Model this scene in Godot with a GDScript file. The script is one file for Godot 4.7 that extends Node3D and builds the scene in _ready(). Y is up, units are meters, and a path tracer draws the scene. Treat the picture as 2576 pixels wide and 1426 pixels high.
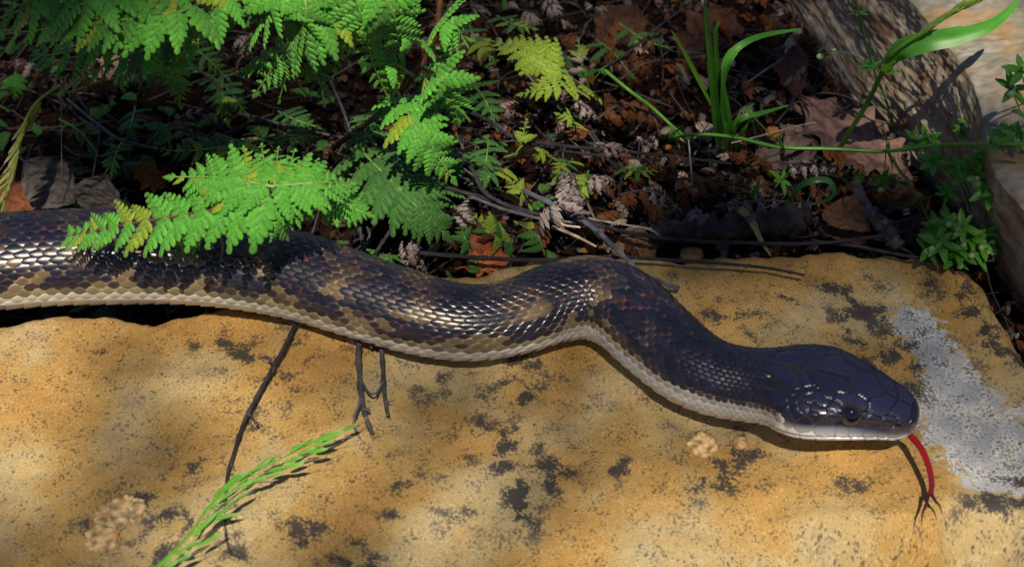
extends Node3D
# A rat snake on a sandstone slab, ferns and leaf litter behind. Units are metres: the frame is about 28 cm wide.

const TANH := 0.35            # tangent of half the horizontal field of view
const ASPECT := 1.8092
var eye: Vector3
var eye_basis: Basis
var rng := RandomNumberGenerator.new()
var used := {}
var mats := {}
var nz := FastNoiseLite.new()
var nz2 := FastNoiseLite.new()

# ---------------------------------------------------------------- small helpers
func rr(a: float, b: float) -> float:
	return rng.randf_range(a, b)

func sight(px: float, py: float) -> Vector3:
	return eye_basis * Vector3((px / 1288.0 - 1.0) * TANH, (1.0 - py / 713.0) * TANH / ASPECT, -1.0)

func gp(px: float, py: float, h := 0.0) -> Vector3:      # the point at height h (mm) seen at that place of the photograph
	var d := sight(px, py)
	return eye + d * ((h * 0.001 - eye.y) / d.y)

func screen(p: Vector3) -> Vector2:
	var q := eye_basis.inverse() * (p - eye)
	return Vector2((q.x / -q.z / TANH + 1.0) * 1288.0, (1.0 - q.y / -q.z / TANH * ASPECT) * 713.0)

func pts(list: Array) -> PackedVector3Array:              # [px, py, height in mm] -> points
	var out := PackedVector3Array()
	for p in list:
		out.append(gp(p[0], p[1], p[2]))
	return out

func spline(p: PackedVector3Array, t: float) -> Vector3:  # Catmull-Rom, t from 0 to 1
	var n := p.size() - 1
	var f := clampf(t, 0.0, 1.0) * n
	var i := mini(int(f), n - 1)
	var a := p[maxi(i - 1, 0)]
	var d := p[mini(i + 2, n)]
	if i == 0:
		a = p[0] * 2.0 - p[1]
	if i == n - 1:
		d = p[n] * 2.0 - p[n - 1]
	return p[i].cubic_interpolate(p[i + 1], a, d, f - i)

func numbered(called: String) -> String:
	used[called] = used.get(called, -1) + 1
	return called if used[called] == 0 else "%s_%03d" % [called, used[called]]

func tag(o: Node3D, label: String, category: String, group := "", kind := "") -> Node3D:
	if label: o.set_meta("label", label)
	if category: o.set_meta("category", category)
	if group: o.set_meta("group", group)
	if kind: o.set_meta("kind", kind)
	return o

func thing(called: String, label: String, category: String, at := Vector3.ZERO, group := "") -> Node3D:
	var o := Node3D.new()
	o.name = numbered(called)
	add_child(o)
	o.position = at
	return tag(o, label, category, group)

func part(parent: Node, called: String, mesh: Mesh, m: Material, t := Transform3D()) -> MeshInstance3D:
	var o := MeshInstance3D.new()
	o.name = numbered(called) if parent == self else called
	o.mesh = mesh
	o.material_override = m
	o.transform = t
	parent.add_child(o, true)
	return o

func lin(r: float, g: float, b: float) -> Color:
	return Color(r, g, b).linear_to_srgb()

func mat(key: String, c: Color, rough := 0.7, spec := 0.5) -> StandardMaterial3D:
	if mats.has(key):
		return mats[key]
	var m := StandardMaterial3D.new()
	m.resource_name = key
	m.albedo_color = c
	m.roughness = rough
	m.metallic_specular = spec
	m.vertex_color_use_as_albedo = true
	mats[key] = m
	return m

# a mesh in the making: points, colours, texture places, triangles
class Acc:
	var v := PackedVector3Array()
	var c := PackedColorArray()
	var uv := PackedVector2Array()
	var ix := PackedInt32Array()
	func add(p: Vector3, col := Color.WHITE) -> int:
		v.append(p)
		c.append(col)
		return v.size() - 1
	func tri(a: int, b: int, d: int) -> void:
		ix.append(a); ix.append(b); ix.append(d)
	func grid(first: int, rows: int, cols: int, flip := false) -> void:
		for i in rows - 1:
			for j in cols - 1:
				var a := first + i * cols + j
				if flip:
					ix.append_array(PackedInt32Array([a, a + cols, a + 1, a + 1, a + cols, a + cols + 1]))
				else:
					ix.append_array(PackedInt32Array([a, a + 1, a + cols, a + 1, a + cols + 1, a + cols]))
	func done() -> ArrayMesh:
		var n := PackedVector3Array()
		n.resize(v.size())
		for k in range(0, ix.size(), 3):
			var a := v[ix[k]]
			var f := (v[ix[k + 2]] - a).cross(v[ix[k + 1]] - a)
			n[ix[k]] += f
			n[ix[k + 1]] += f
			n[ix[k + 2]] += f
		for k in n.size():
			n[k] = n[k].normalized() if n[k].length_squared() > 0.0 else Vector3.UP
		var arr := []
		arr.resize(Mesh.ARRAY_MAX)
		arr[Mesh.ARRAY_VERTEX] = v
		arr[Mesh.ARRAY_NORMAL] = n
		arr[Mesh.ARRAY_COLOR] = c
		if uv.size() == v.size():
			arr[Mesh.ARRAY_TEX_UV] = uv
		arr[Mesh.ARRAY_INDEX] = ix
		var m := ArrayMesh.new()
		m.add_surface_from_arrays(Mesh.PRIMITIVE_TRIANGLES, arr)
		return m

# a tube along points; r0 to r1 in mm, knobby, colour varies along it
func tube(acc: Acc, p: PackedVector3Array, r0: float, r1: float, col := Color.WHITE, knob := 0.12, sides := 7, step := 0.0012, origin := Vector3.ZERO, vary := 0.25) -> void:
	var length := 0.0
	for i in p.size() - 1:
		length += p[i].distance_to(p[i + 1])
	var n := clampi(int(length / step), 4, 260)
	var first := acc.v.size()
	var side := Vector3.ZERO
	var off := rr(0.0, 99.0)
	for i in n + 1:
		var t := float(i) / n
		var a := spline(p, t)
		var d := (spline(p, minf(t + 0.01, 1.0)) - spline(p, maxf(t - 0.01, 0.0))).normalized()
		if side == Vector3.ZERO:
			side = d.cross(Vector3.UP if absf(d.y) < 0.9 else Vector3.RIGHT).normalized()
		side = (side - d * side.dot(d)).normalized()
		var up := side.cross(d)
		var r := lerpf(r0, r1, t) * 0.001
		if knob > 0.2:
			r *= 1.0 + 0.32 * exp(-pow((fposmod(t * length / 0.0075 + off, 1.0) - 0.5) / 0.06, 2.0))
		var shade := 1.0 + vary * nz.get_noise_2d(t * length * 9000.0, off * 31.0)
		for j in sides + 1:
			var w := TAU * j / sides
			var k := r * (1.0 + knob * nz.get_noise_3d(t * length * 14000.0, cos(w) * 22.0 + off, sin(w) * 22.0))
			var cc := col * (shade + vary * nz.get_noise_3d(t * length * 5000.0, cos(w) * 60.0, sin(w) * 60.0 + off))
			acc.add(a + side * cos(w) * k + up * sin(w) * k - origin, Color(cc.r, cc.g, cc.b))
	acc.grid(first, n + 1, sides + 1, true)
	for e in [0, n]:                                       # end caps
		var m := Vector3.ZERO
		for j in sides:
			m += acc.v[first + e * (sides + 1) + j]
		var cen := acc.add(m / sides, col * 1.25)
		for j in sides:
			var q: int = first + e * (sides + 1) + j
			if e == 0: acc.tri(cen, q, q + 1)
			else: acc.tri(cen, q + 1, q)

func _ready() -> void:
	rng.seed = 7
	nz.noise_type = FastNoiseLite.TYPE_SIMPLEX
	nz.seed = 3
	nz.frequency = 0.02
	nz.fractal_octaves = 2
	nz2.noise_type = FastNoiseLite.TYPE_SIMPLEX
	nz2.seed = 11
	nz2.frequency = 1.0
	nz2.fractal_octaves = 4
	# camera: 40 cm away, looking down on the slab
	var pitch := deg_to_rad(42.0)
	eye = Vector3(0, sin(pitch), cos(pitch)) * 0.40
	eye_basis = Basis(Vector3.RIGHT, -pitch)
	var cam := Camera3D.new()
	cam.name = "camera"
	cam.position = eye
	cam.basis = eye_basis
	cam.near = 0.01
	cam.far = 60.0
	add_child(cam)
	var lens := CameraAttributesPhysical.new()
	lens.frustum_near = 0.01
	lens.frustum_far = 60.0
	lens.frustum_focal_length = 12.0 / (TANH / ASPECT)
	lens.frustum_focus_distance = 0.395
	lens.exposure_aperture = 25.0
	cam.attributes = lens
	cam.fov = rad_to_deg(2.0 * atan(TANH / ASPECT))
	cam.current = true
	# daylight
	var env := WorldEnvironment.new()
	env.name = "world_environment"
	env.environment = Environment.new()
	var sky := ProceduralSkyMaterial.new()
	sky.sky_top_color = Color(0.41, 0.49, 0.66)
	sky.sky_horizon_color = Color(0.78, 0.80, 0.84)
	sky.ground_bottom_color = Color(0.10, 0.09, 0.07)
	sky.ground_horizon_color = Color(0.30, 0.28, 0.24)
	sky.sky_energy_multiplier = SKY_E
	sky.sun_angle_max = 2.0
	env.environment.background_mode = Environment.BG_SKY
	env.environment.sky = Sky.new()
	env.environment.sky.sky_material = sky
	env.environment.tonemap_mode = Environment.TONE_MAPPER_LINEAR
	env.environment.tonemap_exposure = EXPOSURE
	env.environment.sdfgi_enabled = true
	env.environment.ssao_enabled = true
	env.environment.ssil_enabled = true
	add_child(env)
	var sun := DirectionalLight3D.new()
	sun.name = "sun"
	sun.light_energy = SUN_E
	sun.light_color = Color(1.0, 0.95, 0.86)
	sun.light_angular_distance = 0.5
	sun.shadow_enabled = true
	add_child(sun)
	sun.look_at_from_position(SUN_DIR, Vector3.ZERO, Vector3.RIGHT)

	materials()
	ground()
	slab()
	back_rock()
	overhead()
	snake()
	ferns()
	dry_fronds()
	twigs()
	leaves()
	grasses()
	bedstraw()
	pebbles()
	litter()

const SUN_DIR := Vector3(0.04, 0.95, 0.54)
const SKY_E := 0.74
const SUN_E := 1.6
const EXPOSURE := 0.99

# ---------------------------------------------------------------- setting
func materials() -> void:
	mat("twig", Color.WHITE, 0.75, 0.4)
	mat("stem", Color.WHITE, 0.55, 0.5)
	mat("dry", Color.WHITE, 0.8, 0.35)
	for k in ["fern", "blade"]:
		var m := mat(k, Color.WHITE, 0.62 if k == "fern" else 0.38, 0.45)
		m.backlight_enabled = true
		m.backlight = Color(0.42, 0.5, 0.2)
		m.cull_mode = BaseMaterial3D.CULL_DISABLED
	mats.fern.rim_enabled = true
	mats.fern.rim = 0.35
	mats.dry.cull_mode = BaseMaterial3D.CULL_DISABLED

func soil_y(x: float, z: float) -> float:
	var y := -0.012 + 0.004 * nz2.get_noise_2d(x * 18.0, z * 18.0) + 0.0025 * nz2.get_noise_2d(x * 70.0, z * 70.0)
	y -= 0.016 * smoothstep(0.0, -0.09, x) * (1.0 - 0.5 * smoothstep(-0.06, -0.14, z))
	return y

func ground() -> void:
	var a := Acc.new()
	var n := 240
	for i in n + 1:
		for j in n + 1:
			# fine where the camera looks, then stretching away to the horizon
			var u := float(j) / n * 2.0 - 1.0
			var w := float(i) / n * 2.0 - 1.0
			var x := 0.26 * u + 30.0 * pow(absf(u), 16.0) * signf(u)
			var z := -0.05 + 0.22 * w + 30.0 * pow(absf(w), 16.0) * signf(w)
			var y := soil_y(x, z) + 0.0012 * nz2.get_noise_2d(x * 260.0, z * 260.0)
			if z > edge_z(clampf(x, -0.3, 0.3)) - 0.002 and absf(x) < 0.3:
				y = minf(y, -0.045)
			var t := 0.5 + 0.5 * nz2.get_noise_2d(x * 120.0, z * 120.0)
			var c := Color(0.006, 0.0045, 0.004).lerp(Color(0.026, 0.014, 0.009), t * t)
			a.add(Vector3(x, y, z), c)
	a.grid(0, n + 1, n + 1)
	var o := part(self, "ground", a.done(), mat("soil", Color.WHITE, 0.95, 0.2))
	tag(o, "dark brown soil under the ferns and leaf litter", "", "", "structure")

const EDGE := [[-900, 1150], [-400, 980], [-150, 900], [0, 846], [60, 815], [140, 793], [290, 797], [380, 800], [470, 782], [560, 765], [660, 758], [800, 735], [920, 705], [1010, 690], [1100, 688], [1200, 692], [1290, 669], [1350, 655], [1500, 648], [1700, 654], [1900, 641], [2100, 638], [2300, 648], [2410, 668], [2470, 715], [2510, 790], [2576, 880], [2680, 1000], [2900, 1160], [3300, 1400]]
var edge_pts := PackedVector2Array()

func edge_z(x: float) -> float:                            # the back edge of the slab
	if edge_pts.is_empty():
		for e in EDGE:
			var p := gp(e[0], e[1], -1.5)
			edge_pts.append(Vector2(p.x, p.z))
	for i in edge_pts.size() - 1:
		if x < edge_pts[i + 1].x or i == edge_pts.size() - 2:
			var t := clampf((x - edge_pts[i].x) / (edge_pts[i + 1].x - edge_pts[i].x), 0.0, 1.0)
			return lerpf(edge_pts[i].y, edge_pts[i + 1].y, t)
	return 0.0

func slab_y(x: float, z: float) -> float:
	var e := edge_z(x)
	var slope := (edge_z(x + 0.004) - edge_z(x - 0.004)) / 0.008
	var d := (z - e) / sqrt(1.0 + slope * slope)
	d += 0.0016 * nz2.get_noise_2d(x * 60.0, z * 60.0)
	var y := 0.0022 * nz2.get_noise_2d(x * 14.0, z * 14.0 + 3.0) + 0.0006 * nz2.get_noise_2d(x * 55.0, z * 55.0)
	y += 0.0035 * exp(-pow((x + 0.145) / 0.02, 2.0) - pow((z - 0.025) / 0.03, 2.0))         # shoulder on the left
	y += 0.0014 * exp(-pow((x + 0.075) / 0.03, 2.0) - pow((z - 0.038) / 0.006, 2.0))
	# the broken front on the right
	var front := 0.083 - 0.30 * maxf(0.0, 0.05 - x) * -1.0 * 0.0 + 0.004 * nz2.get_noise_1d(x * 40.0)
	var right := smoothstep(0.035, 0.085, x)
	var over := maxf(0.0, z - front) * right
	y += 0.0030 * exp(-pow((z - front) / 0.010, 2.0)) * right
	y -= over * 0.8 + over * 0.6 * absf(nz2.get_noise_2d(x * 60.0, z * 120.0)) + 0.0018 * smoothstep(0.0, 0.006, over) * nz2.get_noise_2d(x * 110.0 + z * 60.0, z * 150.0)
	var r := 0.006 + 0.003 * nz2.get_noise_1d(x * 25.0)
	if d < r:
		if d > 0.0: y -= (r - sqrt(maxf(0.0, r * r - (r - d) * (r - d)))) * 0.75
		else: y -= r * 0.75 - d * 2.6
	var zf := 0.150 + 0.006 * nz2.get_noise_1d(x * 30.0 + 5.0)
	if z > zf: y -= (z - zf) * 3.0
	return maxf(y, -0.055 + 0.002 * nz2.get_noise_2d(x * 50.0, z * 50.0))

const SX0 := -0.215
const SX1 := 0.215
const SZ0 := -0.035
const SZ1 := 0.185

# places of the dark stains in the photograph: x, y, radius across, radius down, strength
const STAINS := [[1310, 950, 45, 60, 0.9], [1240, 985, 90, 22, 0.6], [1290, 1010, 40, 22, 0.8], [1100, 950, 60, 40, 0.55], [1060, 985, 30, 30, 0.5], [1150, 1000, 30, 25, 0.6], [1190, 1085, 50, 35, 0.75],
	[1270, 1140, 30, 60, 0.9], [1310, 1230, 35, 90, 1.0], [1390, 1180, 45, 60, 0.85], [1290, 1100, 25, 30, 0.7], [1180, 1160, 30, 40, 0.5], [1330, 1320, 45, 30, 0.6], [1170, 1300, 55, 30, 0.6], [1000, 1290, 60, 45, 0.5],
	[1560, 1180, 28, 30, 0.95], [1800, 1190, 60, 45, 0.9], [1860, 1130, 55, 35, 0.85], [1880, 1215, 40, 30, 0.95], [1745, 1120, 20, 40, 0.6], [1930, 1085, 30, 18, 0.6], [2140, 1210, 40, 40, 0.7], [1720, 1250, 40, 35, 0.6],
	[2180, 800, 70, 60, 0.95], [2230, 880, 80, 70, 1.0], [2130, 720, 60, 25, 0.9], [2240, 960, 60, 50, 0.95], [1830, 820, 60, 50, 0.8], [1790, 770, 50, 30, 0.5], [1900, 800, 30, 40, 0.6], [2450, 760, 60, 70, 0.85],
	[2500, 850, 50, 60, 0.8], [2400, 700, 50, 22, 0.75], [2560, 900, 30, 60, 0.7], [2500, 1290, 70, 45, 0.9], [2560, 1250, 50, 60, 0.8], [1980, 748, 14, 10, 1.2], [2330, 720, 30, 30, 0.6], [560, 860, 60, 20, 0.9], [600, 900, 40, 40, 0.8],
	[690, 900, 90, 70, 0.55], [740, 960, 80, 60, 0.5], [850, 900, 70, 40, 0.5], [590, 985, 30, 25, 0.6], [660, 1060, 40, 40, 0.7], [540, 1080, 25, 25, 0.5], [480, 1170, 40, 40, 0.7], [350, 1250, 50, 40, 0.75], [440, 1310, 60, 35, 0.85],
	[260, 1330, 60, 30, 0.65], [380, 1380, 50, 40, 0.75], [760, 1340, 50, 40, 0.85], [880, 1390, 60, 40, 0.75], [600, 1390, 40, 40, 0.6], [1020, 1220, 40, 50, 0.55], [1120, 1240, 30, 40, 0.4], [240, 880, 14, 10, 0.8], [960, 1130, 30, 30, 0.4],
	[1480, 860, 60, 20, 0.3], [1420, 950, 70, 50, 0.35], [980, 870, 40, 30, 0.6], [2080, 1190, 20, 14, 0.6], [1640, 1030, 60, 40, 0.4], [900, 1420, 40, 30, 0.8], [640, 830, 30, 20, 0.6], [1700, 700, 30, 20, 0.4]]
const PALE := [[2228, 772], [2290, 752], [2352, 788], [2372, 832], [2420, 880], [2490, 975], [2600, 1060], [2640, 1225], [2500, 1232], [2440, 1225], [2400, 1190], [2350, 1130], [2312, 1060], [2300, 1000], [2322, 950], [2312, 900], [2262, 832]]
const W := 1800
const H := 920

func field(freq: float, s: int, octaves := 4) -> PackedByteArray:
	var f := FastNoiseLite.new()
	f.noise_type = FastNoiseLite.TYPE_SIMPLEX
	f.seed = s
	f.frequency = freq
	f.fractal_octaves = octaves
	return f.get_image(W, H, false, false, false).get_data()

func tex_xy(px: float, py: float) -> Vector2:
	var p := gp(px, py)
	return Vector2((p.x - SX0) / (SX1 - SX0) * W, (p.z - SZ0) / (SZ1 - SZ0) * H)

func slab_material() -> StandardMaterial3D:
	# colour of the stone: ochre and tan, orange iron stains, pale quartz, black lichen specks, one worn grey patch
	var broad := field(0.0045, 21, 4)
	var mid := field(0.024, 22)
	var fine := field(0.19, 23, 4)
	var grain := field(0.8, 24, 2)
	var warp := field(0.05, 25, 3)
	var k := PackedFloat32Array()
	k.resize(W * H)
	for s in STAINS:
		var c := tex_xy(s[0], s[1])
		var e := tex_xy(s[0] + s[2], s[1])
		var g := tex_xy(s[0], s[1] + s[3])
		var rx := absf(e.x - c.x) * 1.65
		var ry := absf(g.y - c.y) * 1.65
		for y in range(maxi(0, int(c.y - 2.0 * ry)), mini(H, int(c.y + 2.0 * ry))):
			for x in range(maxi(0, int(c.x - 2.0 * rx)), mini(W, int(c.x + 2.0 * rx))):
				var q := ((x - c.x) / rx) ** 2 + ((y - c.y) / ry) ** 2
				if q < 4.0:
					k[y * W + x] = maxf(k[y * W + x], s[4] * exp(-q * 1.1))
	var poly := PackedVector2Array()
	var lo := Vector2(9999, 9999)
	var hi := Vector2(0, 0)
	for p in PALE:
		var q := tex_xy(p[0], p[1])
		poly.append(q)
		lo = lo.min(q)
		hi = hi.max(q)
	var cen := (lo + hi) * 0.5
	var data := PackedByteArray()
	data.resize(W * H * 3)
	var bump := PackedByteArray()
	bump.resize(W * H)
	var ochre := Vector3(0.43, 0.275, 0.085)
	var tan_ := Vector3(0.46, 0.345, 0.165)
	var iron := Vector3(0.45, 0.225, 0.055)
	var pale := Vector3(0.48, 0.42, 0.29)
	var black := Vector3(0.030, 0.030, 0.036)
	var i := 0
	for y in H:
		for x in W:
			var b := broad[i] / 255.0
			var m := mid[i] / 255.0
			var f := fine[i] / 255.0
			var g := grain[i] / 255.0
			var c := ochre.lerp(tan_, smoothstep(0.36, 0.66, b * 0.75 + m * 0.13 + f * 0.12))
			c = c.lerp(iron, clampf(smoothstep(0.50, 0.72, (1.0 - b) * 0.55 + f * 0.45) * 0.6 + 0.5 * smoothstep(0.42, 0.62, f * 0.4 + m * 0.6) * clampf(1.4 - Vector2((x - W * 0.26) / (W * 0.16), (y - H * 0.20) / (H * 0.14)).length(), 0.0, 1.0), 0.0, 0.85))
			c = c.lerp(pale, smoothstep(0.58, 0.80, m * 0.4 + b * 0.6) * 0.35)
			c *= 0.82 + 0.36 * g
			if g < 0.17 and f < 0.5: c *= 0.55
			var hgt := 0.45 + 0.25 * f + 0.3 * g
			if x > lo.x - 40 and y > lo.y - 40 and x < hi.x + 40 and y < hi.y + 40:
				var q := Vector2(x + (warp[i] - 128) * 0.16, y + (mid[i] - 128) * 0.16)
				if Geometry2D.is_point_in_polygon(q, poly):
					var worn := c
					c = Vector3(0.43, 0.445, 0.455).lerp(Vector3(0.60, 0.61, 0.61), smoothstep(0.35, 0.7, m)) * (0.80 + 0.4 * g)
					c = c.lerp(worn, smoothstep(0.50, 0.72, b * 0.3 + m * 0.3 + f * 0.4) * 0.55)
					c = c.lerp(Vector3(0.20, 0.20, 0.20), smoothstep(0.60, 0.72, f) * 0.5)
					hgt += 0.22 + 0.25 * (f - 0.5)
				elif Geometry2D.is_point_in_polygon(cen + (q - cen) * 0.88, poly):
					c = c.lerp(Vector3(0.50, 0.43, 0.27), 0.45 + 0.4 * (m - 0.5))
			var s := k[i] * clampf(0.25 + 1.7 * (m * 0.65 + warp[i] / 255.0 * 0.35 - 0.22), 0.2, 1.25)
			var v := f * 0.36 + g * 0.24 + m * 0.40
			var thr := 0.655 - s * 0.29 + 0.07 * maxf(0.0, (0.5 - b) * 2.0)
			var dark := smoothstep(thr, thr + 0.022, v) * minf(1.0, 0.40 + s * 1.0)
			dark = maxf(dark, 0.8 * smoothstep(0.655, 0.68, f * 0.62 + warp[i] / 255.0 * 0.26 + m * 0.12))
			c = c.lerp(black, dark * 0.93)
			if g > 0.86 and dark < 0.3:
				c = c.lerp(Vector3(0.75, 0.72, 0.66), 0.5)
			hgt += dark * 0.10 * (0.4 + g)
			data[i * 3] = int(clampf(pow(c.x, 1.0 / 2.2), 0, 1) * 255)
			data[i * 3 + 1] = int(clampf(pow(c.y, 1.0 / 2.2), 0, 1) * 255)
			data[i * 3 + 2] = int(clampf(pow(c.z, 1.0 / 2.2), 0, 1) * 255)
			bump[i] = int(clampf(hgt, 0, 1) * 255)
			i += 1
	var m2 := StandardMaterial3D.new()
	m2.resource_name = "sandstone"
	m2.albedo_texture = ImageTexture.create_from_image(Image.create_from_data(W, H, false, Image.FORMAT_RGB8, data))
	var n := Image.create_from_data(W, H, false, Image.FORMAT_L8, bump)
	n.convert(Image.FORMAT_RGBA8)
	n.bump_map_to_normal_map(2.2)
	m2.normal_enabled = true
	m2.normal_texture = ImageTexture.create_from_image(n)
	m2.normal_scale = 0.55
	m2.roughness = 0.82
	m2.metallic_specular = 0.35
	return m2

func slab() -> void:
	var a := Acc.new()
	var cols := 430
	var rows := 260
	for i in rows:
		var w := float(i) / (rows - 1)
		var d := -0.022 + 0.032 * w if w < 0.22 else -0.01496 + (w - 0.22) / 0.78 * 0.225
		for j in cols:
			var x := lerpf(SX0, SX1, float(j) / (cols - 1))
			var z := edge_z(x) * (1.0 - w * w) + d + w * w * -0.025
			a.add(Vector3(x, slab_y(x, z), z))
			a.uv.append(Vector2((x - SX0) / (SX1 - SX0), (z - SZ0) / (SZ1 - SZ0)))
	a.grid(0, rows, cols)
	var base := thing("sandstone_slab", "large ochre sandstone slab with black specks that the snake lies on", "rock")
	part(base, "slab_body", a.done(), slab_material())
	# crusty lichen patches, a millimetre thick
	var crust := mat("crust", Color.WHITE, 0.95, 0.2)
	for s in [[1770, 1110, 38, 34, Color(0.62, 0.44, 0.22), 0], [275, 1318, 44, 62, Color(0.56, 0.395, 0.20), 1], [318, 1282, 44, 34, Color(0.56, 0.40, 0.21), 2], [255, 1360, 40, 34, Color(0.57, 0.40, 0.21), 3], [1862, 1112, 18, 14, Color(0.55, 0.38, 0.18), 4], [885, 862, 14, 8, Color(0.5, 0.36, 0.2), 5]]:
		var c := gp(s[0], s[1])
		var rx := gp(s[0] + s[2], s[1]).x - c.x
		var rz := gp(s[0], s[1] + s[3]).z - c.z
		var p := Acc.new()
		var rings := 12
		var seg := 56
		for r in rings + 1:
			for q in seg + 1:
				var an := TAU * (q % seg) / seg
				var f := minf(1.0, float(r) / (rings - 1))
				var lobe := 1.0 + 0.28 * nz2.get_noise_3d(cos(an) * 1.2, sin(an) * 1.2, s[5] * 7.0) + 0.22 * nz2.get_noise_3d(cos(an) * 4.0, sin(an) * 4.0, s[5] * 3.0)
				var x: float = c.x + cos(an) * rx * f * lobe
				var z: float = c.z + sin(an) * rz * f * lobe
				var hh := 0.00035 + 0.0005 * nz2.get_noise_2d(x * 420.0, z * 420.0)
				if r >= rings - 1: hh = 0.0004 if r == rings - 1 else -0.0006
				var col: Color = s[4] * (1.0 + 0.9 * nz2.get_noise_2d(x * 300.0, z * 300.0))
				col = col.lerp(Color(0.48, 0.22, 0.08), 0.6 * smoothstep(0.1, 0.5, nz2.get_noise_2d(x * 130.0 + 9.0, z * 130.0)))
				p.add(Vector3(x, slab_y(x, z) + maxf(hh, -0.0006), z), col)
		p.grid(0, rings + 1, seg + 1, false)
		part(base, "lichen_patch", p.done(), crust)

func back_rock() -> void:
	# tilted layered boulder, top right: grey-brown weathered flank towards the ferns, pale worn top
	var foot := pts([[1740, -260, -18], [1840, -100, -18], [1925, 0, -18], [2035, 200, -18], [2190, 370, -18], [2330, 500, -18], [2460, 640, -20], [2530, 760, -22], [2580, 900, -24], [2680, 1120, -26]])
	var rim := pts([[2120, -260, 34], [2210, -110, 34], [2292, 0, 34], [2385, 110, 34], [2445, 200, 38], [2480, 330, 36], [2500, 430, 34], [2570, 520, 30], [2680, 640, 26], [2900, 860, 20]])
	foot.insert(0, foot[0] + Vector3(-0.05, -0.012, -0.16))
	rim.insert(0, rim[0] + Vector3(-0.03, -0.022, -0.17))
	var a := Acc.new()
	var rows := 340
	var cols := 230
	for i in rows:
		var t := float(i) / (rows - 1)
		var f := spline(foot, t)
		var e := spline(rim, t)
		for j in cols:
			var s := float(j) / (cols - 1)
			var p: Vector3
			var flank := clampf(s / 0.6, 0.0, 1.0)
			var ns := 0.0
			if s < 0.6:
				p = f.lerp(e, flank)
				p.y -= sin(flank * PI) * 0.003
				# beds run along the rim
				ns = 0.0004 * nz2.get_noise_2d(flank * 9.0 + 0.25 * nz2.get_noise_1d(t * 9.0), t * 4.0) + 0.0003 * nz2.get_noise_2d(flank * 42.0, t * 12.0) + 0.0003 * nz2.get_noise_2d(flank * 40.0, t * 60.0)
				ns += 0.0022 * nz2.get_noise_2d(flank * 2.0 + 7.0, t * 7.0) + 0.0006 * nz2.get_noise_3d(p.x * 160.0, p.y * 160.0, p.z * 160.0)
				ns *= 1.0 - 0.6 * smoothstep(0.9, 1.0, flank)
				p += Vector3(-0.75, 0.55, 0.35) * ns
			else:
				var o := (s - 0.6) / 0.4
				p = e + Vector3(0.16 * o, 0.006 * sin(minf(o * 3.0, 1.57)) + 0.004 * o, 0.01 * o)
				p.y += 0.0012 * nz2.get_noise_2d(p.x * 60.0, p.z * 60.0) + 0.0005 * nz2.get_noise_2d(p.x * 300.0, p.z * 300.0) - 0.020 * smoothstep(0.75, 1.0, o)
			var g := nz2.get_noise_2d(p.x * 220.0, p.z * 220.0)
			var c := Color(0.24, 0.19, 0.14).lerp(Color(0.42, 0.355, 0.285), clampf(0.45 + 0.7 * 0.5 * nz2.get_noise_2d(flank * 18.0, t * 16.0) + 0.5 * nz2.get_noise_3d(p.x * 45.0, p.y * 90.0, p.z * 45.0) + 0.5 * g, 0, 1))
			c = c.lerp(Color(0.20, 0.105, 0.05), clampf(1.6 * nz2.get_noise_2d(flank * 5.0 + 4.0, t * 9.0), 0.0, 0.8))
			c = c.lerp(Color(0.06, 0.05, 0.045), smoothstep(0.25, 0.5, nz2.get_noise_2d(flank * 14.0, t * 20.0 + 30.0)) * 0.22)
			var top := Color(0.27, 0.24, 0.18).lerp(Color(0.31, 0.295, 0.26), clampf(0.5 + nz2.get_noise_2d(p.x * 42.0, p.z * 42.0), 0, 1)) * (0.95 + 0.45 * g)
			top = top.lerp(Color(0.36, 0.21, 0.08), clampf(1.3 * nz2.get_noise_2d(p.x * 30.0 + 5.0, p.z * 32.0), 0.0, 0.6))
			c = c.lerp(top, smoothstep(0.555, 0.60, s + 0.05 * nz2.get_noise_2d(t * 14.0, 3.0)))
			a.add(p, Color(c.r, c.g, c.b))
	a.grid(0, rows, cols, true)
	var o := part(self, "layered_boulder", a.done(), mat("boulder", Color.WHITE, 0.92, 0.25))
	tag(o, "grey layered boulder with pale worn top in the upper right corner", "boulder")

# sunlit places of the photograph: x, y, height (mm), radius of the gap in the leaves (mm)
const GAPS := [[260, 580, 36, 15], [430, 520, 44, 20], [600, 470, 48, 22], [770, 460, 48, 22], [-30, 980, 2, 26], [20, 880, 2, 14], [10, 1110, 2, 20], [620, 985, 2, 13], [480, 960, 2, 10], [1500, 1420, 0, 16], [1700, 1390, 0, 24], [1950, 1370, 0, 24], [2200, 1350, -4, 20], [2420, 1390, -8, 20],
	[940, 690, 20, 12], [1040, 760, 18, 9], [1300, 840, 8, 8], [1590, 740, 20, 9], [120, 80, 76, 18], [330, 50, 78, 18], [560, 30, 78, 18], [760, 80, 72, 20], [690, 210, 52, 12], [120, 150, 30, 12], [1000, 330, 40, 12], [1450, 300, 5, 10], [1640, 500, 4, 15], [1930, 490, 4, 15], [1425, 480, 12, 11], [440, 220, 40, 12], [1180, 450, 10, 8], [1560, 330, 4, 9], [960, 120, 60, 20], [1110, 60, 68, 16], [1110, 230, 50, 14], [1080, 370, 38, 16], [1370, 170, 18, 13], [1315, 340, 10, 8], [1285, 460, 5, 7], [20, 420, 14, 12], [330, 670, 20, 8], [60, 640, 22, 12], [2480, 120, 42, 24], [700, 1180, 9, 16], [520, 1340, 8, 16], [860, 1090, 9, 10], [2130, 1040, 16, 11], [2470, 60, 40, 20], [2100, 60, 8, 12], [1790, 180, 40, 10], [1430, 560, 5, 8], [1120, 1330, 0, 12], [1200, 1180, 0, 10]]

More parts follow.
